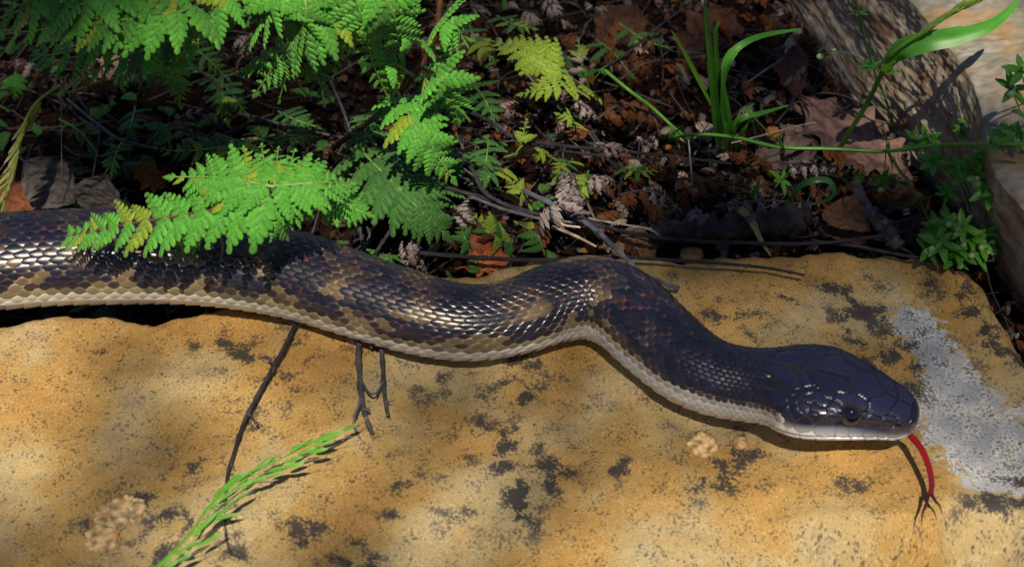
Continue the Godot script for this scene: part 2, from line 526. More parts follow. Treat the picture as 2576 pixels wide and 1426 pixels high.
func overhead() -> void:
	# the tree whose small leaves break the sun into dapples, a metre and a half above the slab
	var to_sun := SUN_DIR.normalized()
	var far := 2.5
	var t := thing("overhead_tree", "tree branch with many small leaves shading the slab from above", "tree", Vector3(-1.0, -0.03, -0.6))
	var a := Acc.new()
	tube(a, PackedVector3Array([Vector3(0, 0, 0), Vector3(0.02, 0.7, 0.02), Vector3(0.08, 1.3, 0.1), Vector3(0.3, 2.1, 0.6), Vector3(0.8, 2.32, 1.2), Vector3(1.4, 2.36, 1.7)]), 45.0, 8.0, Color(0.10, 0.075, 0.055), 0.15, 10, 0.02)
	part(t, "trunk", a.done(), mats.twig)
	var lf := Acc.new()
	for i in 7:
		var f := i / 6.0
		for j in 3:
			lf.add(Vector3(f - 0.5, 0.05 * absf(j - 1.0), (j - 1.0) * 0.26 * sin(PI * (f * 0.96 + 0.02))), Color(0.06, 0.16, 0.02))
	lf.grid(0, 7, 3, false)
	var mm := MultiMesh.new()
	mm.transform_format = MultiMesh.TRANSFORM_3D
	mm.mesh = lf.done()
	var holes := []
	for g in GAPS:
		holes.append([gp(g[0], g[1], g[2]), float(g[3]) * 0.001])
	var place: Array[Transform3D] = []
	var q := to_sun.cross(Vector3.RIGHT).normalized()
	var e := q.cross(to_sun)
	for i in LEAVES:
		var on := Vector3(-0.24 + 0.48 * fposmod(i * 0.7548776662, 1.0) + rr(-0.004, 0.004), 0.0, -0.24 + 0.41 * fposmod(i * 0.5698402910, 1.0) + rr(-0.004, 0.004))
		var open := false
		for h in holes:
			var d: Vector3 = on - h[0]
			d -= to_sun * d.dot(to_sun)
			if d.length() < h[1] * rr(0.85, 1.1): open = true
		if open: continue
		var up := far + rr(-0.12, 0.12)
		var b := Basis(Vector3(rr(-1, 1), rr(-1, 1), rr(-1, 1)).normalized(), rr(-0.7, 0.7)) * Basis(Vector3.UP, rr(0, TAU))
		var k := rr(0.008, 0.013)
		place.append(Transform3D(b * Basis.from_scale(Vector3(k, k, k)), on + to_sun * up - t.position))
	for d in [[1780, 560, 0, 20, 350], [1960, 120, 0, 20, 350], [330, 330, 0, 30, 350], [2250, 560, 0, 20, 200]]:
		for i in d[4]:
			var on: Vector3 = gp(d[0], d[1], d[2]) + Vector3(rng.randfn(0.0, 0.5), 0, rng.randfn(0.0, 0.5)) * (d[3] * 0.001)
			var b := Basis(Vector3(rr(-1, 1), rr(-1, 1), rr(-1, 1)).normalized(), rr(-0.7, 0.7)) * Basis(Vector3.UP, rr(0, TAU))
			var k := rr(0.008, 0.013)
			place.append(Transform3D(b * Basis.from_scale(Vector3(k, k, k)), on + to_sun * (far + rr(-0.12, 0.12)) - t.position))
	mm.instance_count = place.size()
	for i in place.size():
		mm.set_instance_transform(i, place[i])
	var o := MultiMeshInstance3D.new()
	o.name = "foliage"
	o.multimesh = mm
	o.material_override = mats.blade
	o.set_meta("kind", "stuff")
	t.add_child(o)

const LEAVES := 5000

# ---------------------------------------------------------------- the snake
# place in the photograph (x, y), height of the axis above the slab's zero (mm), half width, height above and below the axis (mm)
const KNOTS := [[-2300, 300, 6, 2.0, 2, 2], [-1900, 420, 8, 5.0, 5, 5], [-1500, 560, 9, 8.0, 8, 8], [-1150, 640, 10, 10.5, 10, 10], [-800, 690, 11, 12.5, 11.5, 11], [-450, 690, 12, 13.4, 12, 11.5], [-200, 672, 12, 13.6, 12, 11.5], [0, 660, 12, 13.6, 12, 11.5],
	[150, 650, 12, 13.4, 12, 11.5], [300, 648, 12, 13.2, 12, 11.5], [450, 652, 12, 12.8, 11.5, 11], [600, 668, 11.5, 12.2, 11, 10.8], [750, 697, 11.2, 11.8, 11, 10.6], [900, 746, 10.5, 11.1, 10.5, 10], [1050, 792, 9.8, 10.6, 9.9, 9.5],
	[1180, 814, 9.3, 10.0, 9.3, 9], [1300, 798, 9.3, 10.0, 9.3, 9], [1400, 764, 9.8, 10.6, 9.9, 9.5], [1490, 752, 10.2, 11.2, 10.4, 10], [1570, 782, 10.2, 11.0, 10.2, 10], [1640, 845, 10, 10.6, 10, 9.6], [1725, 916, 9.8, 10.0, 9.4, 9.2],
	[1800, 953, 10, 9.4, 8.8, 8.6], [1875, 968, 11, 9.4, 8.4, 8.2]]
# the head, along its own axis: distance from the first point (mm), half width, above, below
const HEAD := [[7.0, 10.2, 8.2, 7.6], [11.5, 12.2, 8.0, 7.3], [16.0, 13.3, 7.8, 7.0], [21.0, 13.0, 7.6, 6.6], [27.0, 11.4, 7.2, 6.0], [32.0, 9.8, 6.6, 5.4], [37.0, 8.0, 5.6, 4.8], [41.5, 6.6, 4.8, 4.4], [46.0, 5.2, 4.1, 4.0]]
var sp := PackedVector3Array()      # axis points
var sl := PackedFloat32Array()      # their distance along the snake
var sw := PackedFloat32Array()
var su := PackedFloat32Array()
var sd := PackedFloat32Array()
var s_end := 0.0
var s_head := 0.0                   # where the head's axis begins

func snake_axis() -> void:
	var p := PackedVector3Array()
	var q := PackedVector3Array()
	for k in KNOTS:
		p.append(gp(k[0], k[1], k[2]))
		q.append(Vector3(k[3], k[4], k[5]) * 0.001)
	var h0 := p[p.size() - 1]
	var tip := gp(2310, 1060, 13.0)
	var dir := (tip - h0)
	var total := dir.length()
	dir /= total
	var n0 := p.size()
	for k in HEAD:
		var f: float = k[0] / 46.0
		p.append(h0 + dir * total * f + Vector3.UP * 0.0022 * sin(f * PI))
		q.append(Vector3(k[1], k[2], k[3]) * 0.001)
	var n := p.size() - 1
	var count := 2400
	var s := 0.0
	for i in count + 1:
		var t := float(i) / count
		var a := spline(p, t)
		var b := spline(q, t)
		if i > 0: s += a.distance_to(sp[i - 1])
		if i == int(float(n0 - 1) / n * count): s_head = s
		sp.append(a)
		sl.append(s)
		sw.append(b.x)
		su.append(b.y)
		sd.append(b.z)
	s_end = s

func at_s(s: float) -> int:
	return clampi(sl.bsearch(s), 1, sl.size() - 1)

# a point of the skin; th: 0 on the back, positive to the right side, in radians; lift in metres
func skin(s: float, th: float, lift := 0.0) -> Vector3:
	s = clampf(s, 0.0, s_end)
	var i := at_s(s)
	var f := clampf((s - sl[i - 1]) / maxf(1e-9, sl[i] - sl[i - 1]), 0, 1)
	var c := sp[i - 1].lerp(sp[i], f)
	var a := maxi(0, i - 5)
	var b := mini(sp.size() - 1, i + 5)
	var t := (sp[b] - sp[a]).normalized()
	var side := t.cross(Vector3.UP).normalized()
	var up := side.cross(t)
	var w := lerpf(sw[i - 1], sw[i], f)
	var hu := lerpf(su[i - 1], su[i], f)
	var hd := lerpf(sd[i - 1], sd[i], f)
	var e := s_end - s
	var cap := 1.0
	if e < 0.0055: cap = pow(maxf(0.0, 1.0 - pow(1.0 - e / 0.0055, 2.3)), 0.45)
	var head := smoothstep(s_head + 0.002, s_head + 0.014, s)
	var ex := lerpf(1.0, lerpf(0.80, 0.68, smoothstep(0.026, 0.012, e)), head)                       # squarer section on the head
	var sn := sin(th)
	var cs := cos(th)
	var x := signf(sn) * pow(absf(sn), ex) * w * cap
	var y := signf(cs) * pow(absf(cs), ex * (0.92 if cs > 0.0 else 1.0)) * (hu if cs > 0.0 else hd) * cap
	if head < 0.5 and cs < -0.55: y = maxf(y, -hd * lerpf(1.0, 0.90, smoothstep(-0.55, -0.9, cs)))   # flat belly
	if head > 0.0:
		# temples fall away under the brow, lower jaw narrower than the lip
		var ath := absf(th)
		var brow := exp(-pow((e - 0.0215) / 0.0045, 2.0))
		x += signf(sn) * head * 0.0007 * brow * exp(-pow((ath - 0.92) / 0.22, 2.0))
		x -= signf(sn) * head * 0.0010 * smoothstep(0.032, 0.015, e) * exp(-pow((ath - 1.36) / 0.24, 2.0)) * cap
		x -= signf(sn) * head * (0.00015 * smoothstep(1.72, 1.78, ath) + 0.0007 * exp(-pow((ath - 1.745) / 0.035, 2.0))) * cap * smoothstep(0.040, 0.034, e)
		y -= head * 0.0006 * exp(-pow(th / 0.25, 2.0)) * smoothstep(0.020, 0.036, e)   # furrow between the temples
	var out := side * x + up * y
	return c + out + (out.normalized() * lift if lift != 0.0 else Vector3.ZERO)

var seen_skin := PackedVector2Array()
var seen_at := PackedVector2Array()

func find_skin(px: float, py: float) -> Vector2:           # (s, th) of the head's skin seen at that place
	if seen_skin.is_empty():
		for i in 110:
			for j in 90:
				var q := Vector2(s_end - 0.050 * (i + 0.3) / 110.0, lerpf(-1.5, 2.45, j / 89.0))
				seen_at.append(q)
				seen_skin.append(screen(skin(q.x, q.y)))
	var best := 0
	var least := 1e9
	var to := Vector2(px, py)
	for k in seen_skin.size():
		var d := seen_skin[k].distance_squared_to(to)
		if d < least:
			least = d
			best = k
	return seen_at[best]

# how light the pattern is at a place of the body: 0 blue-black blotch, 1 straw between blotches
func pattern(s: float, th: float) -> float:
	var d := s_end - s
	var a := absf(th)
	var ph := (d - 0.066) / 0.0235                        # a blotch on the back about every 24 mm
	var wob := 0.55 * nz2.get_noise_2d(d * 70.0, th * 1.6)
	var saddle := cos(TAU * (ph + wob * 0.5 + 0.10 * signf(th)))
	var sideb := -cos(TAU * (ph + wob * 0.6))
	var v := lerpf(saddle, sideb, smoothstep(0.85, 1.15, a))
	var light := smoothstep(0.22, 0.92, v + 0.45 * nz2.get_noise_2d(d * 240.0, th * 5.0))
	light *= lerpf(0.45, 1.0, smoothstep(0.2, 0.8, a))
	light = maxf(light, 0.42 * smoothstep(0.1, 0.5, nz2.get_noise_2d(d * 420.0 + 7.0, th * 8.0)) * smoothstep(0.045, 0.075, d))
	light *= smoothstep(0.050, 0.085, d)
	light = maxf(light, smoothstep(1.36, 1.72, a + 0.16 * nz2.get_noise_2d(d * 180.0, th * 4.0) + 0.24 * smoothstep(0.120, 0.07, d)))
	return clampf(light, 0, 1)

func snake() -> void:
	snake_axis()
	var a := Acc.new()
	var r2 := RandomNumberGenerator.new()
	r2.seed = 5
	# --- the skin under the scales, one closed tube from tail to neck
	var rows := 520
	var cols := 64
	var s1 := s_head + 0.016
	for i in rows:
		var s := s1 * i / (rows - 1)
		for j in cols + 1:
			var th := TAU * j / cols - PI
			var l := pattern(s, th)
			var c := Color(0.020, 0.016, 0.018).lerp(Color(0.42, 0.30, 0.13), l * 0.85)
			c = c.lerp(Color(0.30, 0.07, 0.02), 0.7 * (1.0 - l) * smoothstep(0.0, 0.5, nz2.get_noise_2d(s * 300.0, th * 6.0)) * smoothstep(0.055, 0.075, s_end - s))
			if absf(th) > 1.95: c = Color(0.72, 0.70, 0.64)
			a.add(skin(s, th, -0.0002), c)
	a.grid(0, rows, cols + 1, true)
	# --- the keeled scales of back and flanks, each overlapping the next one towards the tail
	var half := 7
	var s := 0.012
	var row_no := 0
	while s < s_end - 0.0255:
		var d := s_end - s
		var grow := lerpf(0.50, 1.0, smoothstep(0.030, 0.085, d))
		var pitch := 0.00340 * grow
		var body_w := sw[at_s(s)] / 0.0118
		pitch *= clampf(body_w, 0.6, 1.15)
		for k in range(-half, half + 1):
			for sub in 2:                                    # alternate rows stand half a scale on
				var row := k * 2 + sub
				var th := row * 0.141
				if absf(th) > 1.92: continue
				var so := s + (pitch * 0.5 if sub == 1 else 0.0)
				var limit := 0.0335 if absf(th) < 0.95 else 0.030
				if absf(th) < 0.5: limit = 0.0350
				if s_end - so < limit: continue
				scale_patch(a, so, th, pitch, r2)
		s += pitch
		row_no += 1
	# --- the broad belly plates
	s = 0.012
	while s < s_head + 0.010:
		var pitch := 0.0040 * clampf(sw[at_s(s)] / 0.0118, 0.5, 1.2)
		var first := a.v.size()
		for i in 4:
			var f := i / 3.0
			for j in 25:
				var th := lerpf(1.80, TAU - 1.80, j / 24.0)
				var edge := absf(th - PI)
				var lean := 0.0016 * smoothstep(0.7, 1.34, edge)
				var c := Color(0.76, 0.77, 0.78).lerp(Color(0.40, 0.44, 0.62), clampf(1.5 * nz2.get_noise_2d(s * 900.0, th * 3.0), 0.0, 0.7) * smoothstep(0.12, 0.2, s_end - s))
				c = c.lerp(Color(0.33, 0.24, 0.16), 0.35 if i == 0 else 0.0)
				a.add(skin(s - pitch * 1.25 * f + pitch + lean, th, lerpf(-0.0001, 0.00032, f)), c)
		a.grid(first, 4, 25, false)
		s += pitch
	head_shields(a)
	var body := a.done()
	var m := StandardMaterial3D.new()
	m.resource_name = "snake_scales"
	m.vertex_color_use_as_albedo = true
	m.roughness = 0.31
	m.metallic_specular = 0.5
	m.clearcoat_enabled = true
	m.clearcoat = 0.5
	m.clearcoat_roughness = 0.22
	var t := thing("rat_snake", "blue-black rat snake with pale belly gliding across the sandstone slab", "snake")
	part(t, "body", body, m)
	# --- eyes
	var em := StandardMaterial3D.new()
	em.resource_name = "eye"
	em.vertex_color_use_as_albedo = true
	em.roughness = 0.05
	em.clearcoat_enabled = true
	em.clearcoat = 1.0
	em.clearcoat_roughness = 0.03
	var place := find_skin(2137, 1045)
	for sgn: float in [1.0, -1.0]:
		var c := skin(place.x, place.y * sgn)
		var inner := skin(place.x, place.y * sgn, -0.0018 if sgn > 0.0 else -0.0024)
		var look := (c - inner).normalized()
		var e := Acc.new()
		var rad := 0.0029
		var tx := look.cross(Vector3.UP).normalized()
		var ty := tx.cross(look)
		for i in 25:
			var an := PI * i / 24.0
			for j in 33:
				var w := TAU * j / 32.0
				var dn := sin(an) * (tx * cos(w) + ty * sin(w)) + look * cos(an)
				var col := Color(0.004, 0.005, 0.012)
				if an > 0.86: col = Color(0.024, 0.013, 0.008).lerp(Color(0.02, 0.015, 0.018), smoothstep(0.86, 1.15, an))
				if an > 0.82 and an < 0.89: col = Color(0.035, 0.022, 0.014)
				e.add(inner + dn * rad, col)
		e.grid(0, 25, 33, false)
		part(t, "eye", e.done(), em)
	# --- tongue
	var tn := Acc.new()
	var tm := mat("tongue", Color.WHITE, 0.3, 0.5)
	var start := skin(s_end - 0.0012, 1.95)
	var line := PackedVector3Array([start + (sp[sp.size() - 30] - sp[sp.size() - 1]), gp(2290, 1096, 8.5), gp(2318, 1130, 9.0), gp(2336, 1172, 8.6), gp(2344, 1215, 8.0), gp(2340, 1246, 7.6)])
	tongue_piece(tn, line, 0.84, 0.46, 0.0)
	tongue_piece(tn, PackedVector3Array([line[5] + Vector3(-0.0003, 0, -0.0006), gp(2330, 1268, 8.0), gp(2320, 1294, 8.0), gp(2319, 1322, 7.5)]), 0.42, 0.05, 1.0)
	tongue_piece(tn, PackedVector3Array([line[5] + Vector3(0.0003, 0, -0.0006), gp(2353, 1260, 8.0), gp(2365, 1275, 8.0), gp(2371, 1298, 7.6)]), 0.42, 0.05, 1.0)
	part(t, "tongue", tn.done(), tm)

func tongue_piece(acc: Acc, p: PackedVector3Array, r0: float, r1: float, dark: float) -> void:
	var n := 40
	var first := acc.v.size()
	for i in n + 1:
		var t := float(i) / n
		var c := spline(p, t)
		var d := (spline(p, minf(1.0, t + 0.02)) - spline(p, maxf(0.0, t - 0.02))).normalized()
		var side := d.cross(Vector3.UP).normalized()
		var up := side.cross(d)
		for j in 13:
			var w := TAU * j / 12.0
			var r := lerpf(r0, r1, t) * 0.001
			var col := Color(0.27, 0.005, 0.006).lerp(Color(0.05, 0.008, 0.015), maxf(dark, smoothstep(0.45, 0.95, t) * 0.9))
			if sin(w) > 0.3 and dark < 0.5: col = col.lerp(Color(0.26, 0.02, 0.03), 0.3)
			acc.add(c + side * cos(w) * r * 1.25 + up * sin(w) * r * (0.75 if absf(cos(w)) > 0.3 else 0.6), col)
	acc.grid(first, n + 1, 13, true)

func scale_patch(a: Acc, s: float, th: float, pitch: float, r2: RandomNumberGenerator) -> void:
	var na := 7
	var nb := 7
	var first := a.v.size()
	var ath := absf(th)
	var l := pattern(s + pitch * 0.35, th)
	var l2 := pattern(s - pitch * 0.55, th)
	var d := s_end - s
	var wth := 0.141 * 0.98 * lerpf(1.0, 1.12, smoothstep(1.3, 1.9, ath))
	var length := pitch * 1.62 * lerpf(1.0, 1.12, smoothstep(1.2, 1.9, ath))
	var jit := r2.randf_range(-1.0, 1.0)
	length *= 1.0 + 0.05 * r2.randf_range(-1.0, 1.0)
	wth *= 1.0 + 0.05 * r2.randf_range(-1.0, 1.0)
	l = clampf(l + 0.10 * r2.randf_range(-1.0, 1.0), 0.0, 1.0)
	var dark := Color(0.0130, 0.0132, 0.0275) * (1.0 + 0.35 * jit)
	var brown := Color(0.075, 0.044, 0.028)
	var straw := Color(0.58, 0.42, 0.21)
	if ath > 1.15: straw = straw.lerp(Color(0.66, 0.60, 0.36), smoothstep(1.15, 1.55, ath))
	var near := smoothstep(0.13, 0.06, d)
	straw = straw.lerp(Color(0.76, 0.77, 0.77), maxf(smoothstep(1.55 - 0.25 * near, 1.8 - 0.25 * near, ath), smoothstep(0.075, 0.05, d)))
	var red := smoothstep(0.12, 0.45, nz2.get_noise_2d(s * 130.0 + 40.0, th * 3.0)) * smoothstep(1.4, 0.9, ath) * smoothstep(0.045, 0.06, d)
	var tip := dark.lerp(brown, smoothstep(0.15, 0.8, l2) * 0.85)
	tip = tip.lerp(straw * 0.75, smoothstep(0.6, 1.0, l2) * 0.25 + smoothstep(1.45 - 0.2 * near, 1.75 - 0.2 * near, ath) * 0.75)
	var base := dark.lerp(straw, smoothstep(0.05, 0.75, l))
	base = base.lerp(Color(0.44, 0.095, 0.022), red * 0.8 * (1.0 - l * 0.6))
	var lift1 := 0.00042 * clampf(pitch / 0.0034, 0.72, 1.1) * (1.0 + 0.25 * jit)
	for i in nb:
		var b := float(i) / (nb - 1)                        # 0 at the hidden base, 1 at the free tip
		var hw := 1.0
		if b > 0.42: hw = pow(maxf(0.0, 1.0 - pow((b - 0.42) / 0.58, 2.3)), 0.5)
		hw = maxf(hw, 0.06) * lerpf(0.80, 1.0, smoothstep(0.0, 0.3, b))
		for j in na:
			var u := float(j) / (na - 1) * 2.0 - 1.0
			var dome := 1.0 - u * u
			var keel := exp(-u * u * 30.0) * 0.00005 * smoothstep(1.5, 0.8, ath)
			var rise := lerpf(-0.00018, lift1, pow(b, 0.75)) + 0.00017 * dome * (1.0 - 0.4 * b) + keel
			if b > 0.97: rise -= 0.00012
			if absf(u) > 0.99: rise -= 0.00016
			var c := base.lerp(tip, smoothstep(0.24, 0.62, b + 0.24 * dome - 0.14) * (1.0 - 0.75 * smoothstep(0.60, 1.0, absf(u)) * l))
			if absf(u) > 0.8 or b < 0.2: c = c.lerp(Color(0.24, 0.165, 0.085), 0.55 * (1.0 - l) * smoothstep(0.05, 0.09, d) * smoothstep(0.25, 0.8, ath))
			c *= 1.0 + 0.10 * sin(u * 17.0 + jit * 9.0) * (1.0 - b)
			a.add(skin(s + pitch * 0.75 - length * b, th + wth * hw * u * 0.98, rise), c)
	a.grid(first, nb, na, false)

# shields of the head: [owner, centre line?, places in a 4x enlargement of the head whose corner lies at (2100, 900) of the full photograph]
const SHIELDS := [
	["parietal", false, [[430, 500], [520, 560], [620, 570], [690, 590], [560, 480], [640, 520], [520, 640]]],
	["frontal", true, [[860, 530], [930, 570], [1000, 600], [960, 640], [900, 520], [1060, 600]]],
	["supraocular", false, [[690, 690], [770, 700], [850, 760], [760, 760], [880, 790]]],
	["prefrontal", false, [[1060, 740], [1130, 800], [1160, 740], [1080, 820]]],
	["internasal", false, [[1290, 850], [1340, 900], [1360, 850]]],
	["rostral", true, [[1470, 960], [1450, 1030], [1470, 1000]]],
	["nasal", false, [[1180, 960], [1240, 960]]], ["nasal_b", false, [[1330, 1010], [1290, 1040]]],
	["loreal", false, [[1000, 930], [1060, 960]]], ["preocular", false, [[905, 880], [910, 930]]],
	["postocular", false, [[620, 800]]], ["postocular_b", false, [[610, 880]]],
	["t1", false, [[440, 690], [480, 720]]], ["t2", false, [[400, 800], [470, 840]]], ["t3", false, [[400, 900], [500, 920]]], ["t4", false, [[330, 690]]], ["t5", false, [[270, 770]]], ["t6", false, [[170, 820], [200, 850]]], ["t7", false, [[160, 720]]], ["t8", false, [[250, 640]]], ["t9", false, [[60, 800]]],
	["t10", false, [[60, 710]]], ["t11", false, [[330, 610]]], ["t12", false, [[130, 640]]], ["t13", false, [[300, 540]]], ["t14", false, [[200, 560]]],
	["lip1", false, [[1250, 1110], [1300, 1100]]], ["lip2", false, [[1120, 1090]]], ["lip3", false, [[1000, 1080], [990, 1040]]], ["lip4", false, [[840, 1060], [840, 1020]]], ["lip5", false, [[690, 1060], [690, 1000]]], ["lip6", false, [[490, 1040], [500, 990], [560, 1040]]], ["lip7", false, [[300, 1000], [290, 950]]], ["lip8", false, [[90, 930], [80, 880]]],
	["chin1", false, [[1230, 1190]]], ["chin2", false, [[1120, 1190]]], ["chin3", false, [[1000, 1180]]], ["chin4", false, [[850, 1170]]], ["chin5", false, [[680, 1150]]], ["chin6", false, [[500, 1120]]], ["chin7", false, [[330, 1090]]], ["chin8", false, [[150, 1050]]], ["chin9", false, [[20, 1000]]]]

func head_shields(a: Acc) -> void:
	var places := PackedVector3Array()
	var owners := PackedInt32Array()
	var id := 0
	for sh in SHIELDS:
		for z in sh[2]:
			var q := find_skin((2100.0 + z[0] * 0.2525) / 1.0737, (900.0 + z[1] * 0.2525) / 1.0737)
			for sgn: float in [1.0, -1.0]:
				places.append(skin(q.x, q.y * sgn))
				owners.append(id if sgn > 0.0 or sh[1] else id + 1)
		id += 2
	var ns := find_skin((2100.0 + 1285 * 0.2525) / 1.0737, (900.0 + 985 * 0.2525) / 1.0737)
	var nostril := skin(ns.x, ns.y)
	var nostril2 := skin(ns.x, -ns.y)
	var rows := 200
	var cols := 220
	var first := a.v.size()
	var n := places.size()
	for i in rows:
		var e := 0.0465 * pow(1.0 - float(i) / (rows - 1), 1.15)
		var s := s_end - e
		var mid := skin(s, 0.0).lerp(skin(s, PI), 0.5)
		var near := PackedInt32Array()
		for k in n:
			if places[k].distance_squared_to(mid) < 0.019 * 0.019: near.append(k)
		for j in cols + 1:
			var th := TAU * j / cols - PI
			var ath := absf(th)
			var p := skin(s, th)
			var d1 := 1e9
			var d2 := 1e9
			var o1 := -1
			var o2 := -1
			for k in near:
				var dd := p.distance_squared_to(places[k])
				if dd < d1:
					if owners[k] != o1:
						d2 = d1
						o2 = o1
					d1 = dd
					o1 = owners[k]
				elif dd < d2 and owners[k] != o1:
					d2 = dd
					o2 = owners[k]
			var gap := (sqrt(d2) - sqrt(d1)) * 1000.0        # mm from the seam
			var seam := 1.0 - smoothstep(0.04, 0.46, gap)
			if o1 < 0: o1 = 0
			var called: String = SHIELDS[o1 / 2][0]
			var white := called.begins_with("lip") or called.begins_with("chin")
			var c := Color(0.0150, 0.0170, 0.0430)
			c *= (1.0 + 0.25 * nz2.get_noise_2d(s * 700.0, th * 9.0)) * (0.75 + 0.5 * fposmod(o1 * 0.618, 1.0))
			var pale := Color(0.80, 0.83, 0.89)
			if ath < 2.5 and e < 0.046:
				var front := smoothstep(0.024, 0.006, e)
				if called.begins_with("lip"):
					# grey above, white at the lip, darker towards the snout
					c = c.lerp(pale, smoothstep(1.36 + 0.14 * front, 1.70 + 0.06 * front, ath) * lerpf(0.86, 0.60, front))
				elif white:
					c = pale
				if (called == "rostral" or called.begins_with("nasal")) and ath > 1.25: c = c.lerp(Color(0.22, 0.17, 0.15), 0.5 * smoothstep(1.25, 1.7, ath))
				if called.begins_with("t") or called.begins_with("p"): c = c.lerp(pale, 0.9 * smoothstep(1.50, 1.70, ath))
			if ath > 1.80: c = pale
			var mouth := exp(-pow((ath - 1.745) / 0.030, 2.0)) * smoothstep(0.040, 0.034, e)
			c = c.lerp(Color(0.06, 0.03, 0.025), mouth * 0.9)
			if c.r > 0.25: c = c.lerp(Color(0.22, 0.16, 0.12), seam * (0.85 if called.begins_with("lip") else 0.3))
			else: c = c.lerp(Color(0.004, 0.004, 0.008) if ath < 0.95 else Color(0.045, 0.048, 0.075), seam * 0.7)
			var deep := seam * ((0.00045 if ath < 0.95 else 0.00018) if not white else 0.00020)
			if ath > 2.4: deep = 0.0
			var puff := 0.00003 * smoothstep(0.0, 0.7, gap)
			var hole := 0.0
			var nd := p.distance_to(nostril if th > 0.0 else nostril2)
			if nd < 0.0011:
				hole = 0.0006 * (1.0 - nd / 0.0011)
				c = c.lerp(Color(0.004, 0.003, 0.003), smoothstep(0.0011, 0.0005, nd))
			a.add(skin(s, th, puff - deep - hole - 0.00015 * smoothstep(0.034, 0.040, e)), c)
	a.grid(first, rows, cols + 1, true)

# ---------------------------------------------------------------- ferns
var pinna_mesh := {}

# one pinna, a metre long, cut into rounded lobes: a leaf blade along +x with its upper side to +y
func pinna(kind: String, n: int) -> ArrayMesh:
	var key := kind + str(n)
	if pinna_mesh.has(key):
		return pinna_mesh[key]
	var a := Acc.new()
	var r := RandomNumberGenerator.new()
	r.seed = 100 + n * 17 + kind.length() * 3
	var pairs := 5
	var green := Color(0.062, 0.300, 0.026)
	var rim := Color(0.130, 0.430, 0.030)
	var rib := Color(0.120, 0.310, 0.045)
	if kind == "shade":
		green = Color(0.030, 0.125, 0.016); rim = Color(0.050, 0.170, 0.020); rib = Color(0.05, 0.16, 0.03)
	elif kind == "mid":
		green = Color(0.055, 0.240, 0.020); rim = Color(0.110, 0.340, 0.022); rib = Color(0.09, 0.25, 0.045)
	elif kind == "yellow":
		green = Color(0.165, 0.285, 0.015); rim = Color(0.30, 0.36, 0.02); rib = Color(0.22, 0.30, 0.04)
	elif kind == "rust":
		green = Color(0.095, 0.034, 0.017); rim = Color(0.19, 0.070, 0.024); rib = Color(0.09, 0.04, 0.025)
	elif kind == "ash":
		green = Color(0.25, 0.205, 0.20); rim = Color(0.36, 0.30, 0.285); rib = Color(0.11, 0.085, 0.09)
	var dry := kind == "rust" or kind == "ash"
	if dry: pairs = 3
	# midrib strip
	for k in pairs * 2 + 1:
		var top := k == pairs * 2
		var i := k / 2
		var sg := 1.0 if k % 2 == 0 else -1.0
		var t := (i + 0.35 + 0.12 * sg) / (pairs + 0.6)
		var root := Vector3(t * 0.98, 0, 0)
		var ll := 0.25 * (1.0 - pow(t, 1.8)) + 0.080
		ll *= r.randf_range(0.88, 1.12)
		var ang := deg_to_rad(lerpf(62.0, 38.0, t)) * sg
		var lw := 0.083 * (1.0 - 0.35 * t)
		if top:
			root = Vector3(0.90, 0, 0); ll = 0.17; ang = 0.0; lw = 0.062
		if dry:
			ll *= r.randf_range(0.8, 1.2); lw *= 1.25
		var dx := Vector3(cos(ang), 0, sin(ang))
		var dz := Vector3(-sin(ang), 0, cos(ang))
		var first := a.v.size()
		var curl := r.randf_range(0.5, 1.0) if not dry else r.randf_range(1.6, 4.0)
		var tint := r.randf_range(0.82, 1.15)
		var roll := r.randf_range(-0.25, 0.25) * (3.0 if dry else 1.0)
		for b in 7:
			var f := b / 6.0
			var hw := lw * (0.75 + 0.35 * sin(minf(f * 1.7, 1.0) * PI * 0.5))
			if f > 0.55: hw *= sqrt(maxf(0.0, 1.0 - pow((f - 0.55) / 0.45, 2.2)))
			for c in 7:
				var u := c / 3.0 - 1.0
				var wave := 1.0 + (0.10 * sin(f * 15.0 + k) * absf(u) if not dry else 0.25 * sin(f * 9.0 + k * 2.0) * absf(u))
				var y := 0.080 * (1.0 - u * u) * (1.0 - 0.6 * f) - 0.032 * exp(-u * u * 14.0) * (1.0 - f) - 0.10 * curl * f * f * (ll / 0.3)
				y += roll * u * lw * 0.6
				y += 0.008 * sin(f * 21.0 + k * 3.0) * (1.0 - u * u)
				if dry: y += 0.10 * curl * 0.35 * u * u * (1.0 - f)
				var cc := green.lerp(rim, maxf(pow(absf(u), 2.0), smoothstep(0.6, 1.0, f)) * 0.75)
				cc = cc.lerp(rib, exp(-u * u * 18.0) * (1.0 - f) * 0.7) * tint * r.randf_range(0.80, 1.2)
				a.add(root + dx * (ll * f) + dz * (u * hw * wave) + Vector3.UP * y, Color(cc.r, cc.g, cc.b))
		a.grid(first, 7, 7, false)
	# rib
	var f0 := a.v.size()
	for i in 9:
		var t := i / 8.0
		for c in 5:
			var u := c / 2.0 - 1.0
			a.add(Vector3(t * 0.95, 0.016 * (1.0 - u * u) - 0.004, u * 0.055 * (1.0 - 0.7 * t)), rib)
	a.grid(f0, 9, 5, false)
	# droop and twist of the whole blade
	var tw := r.randf_range(-0.35, 0.35)
	var dr := r.randf_range(0.05, 0.22) if not dry else r.randf_range(0.5, 1.1)
	for i in a.v.size():
		var p := a.v[i]
		var q := Vector3(p.x, p.y, p.z).rotated(Vector3.RIGHT, tw * p.x)
		if dry: q = Vector3(sin(q.x * dr * 1.6) / (dr * 1.6), q.y - (1.0 - cos(q.x * dr * 1.6)) / (dr * 1.6), q.z * 0.85)
		else: q.y -= dr * q.x * q.x
		a.v[i] = q
	pinna_mesh[key] = a.done()
	return pinna_mesh[key]

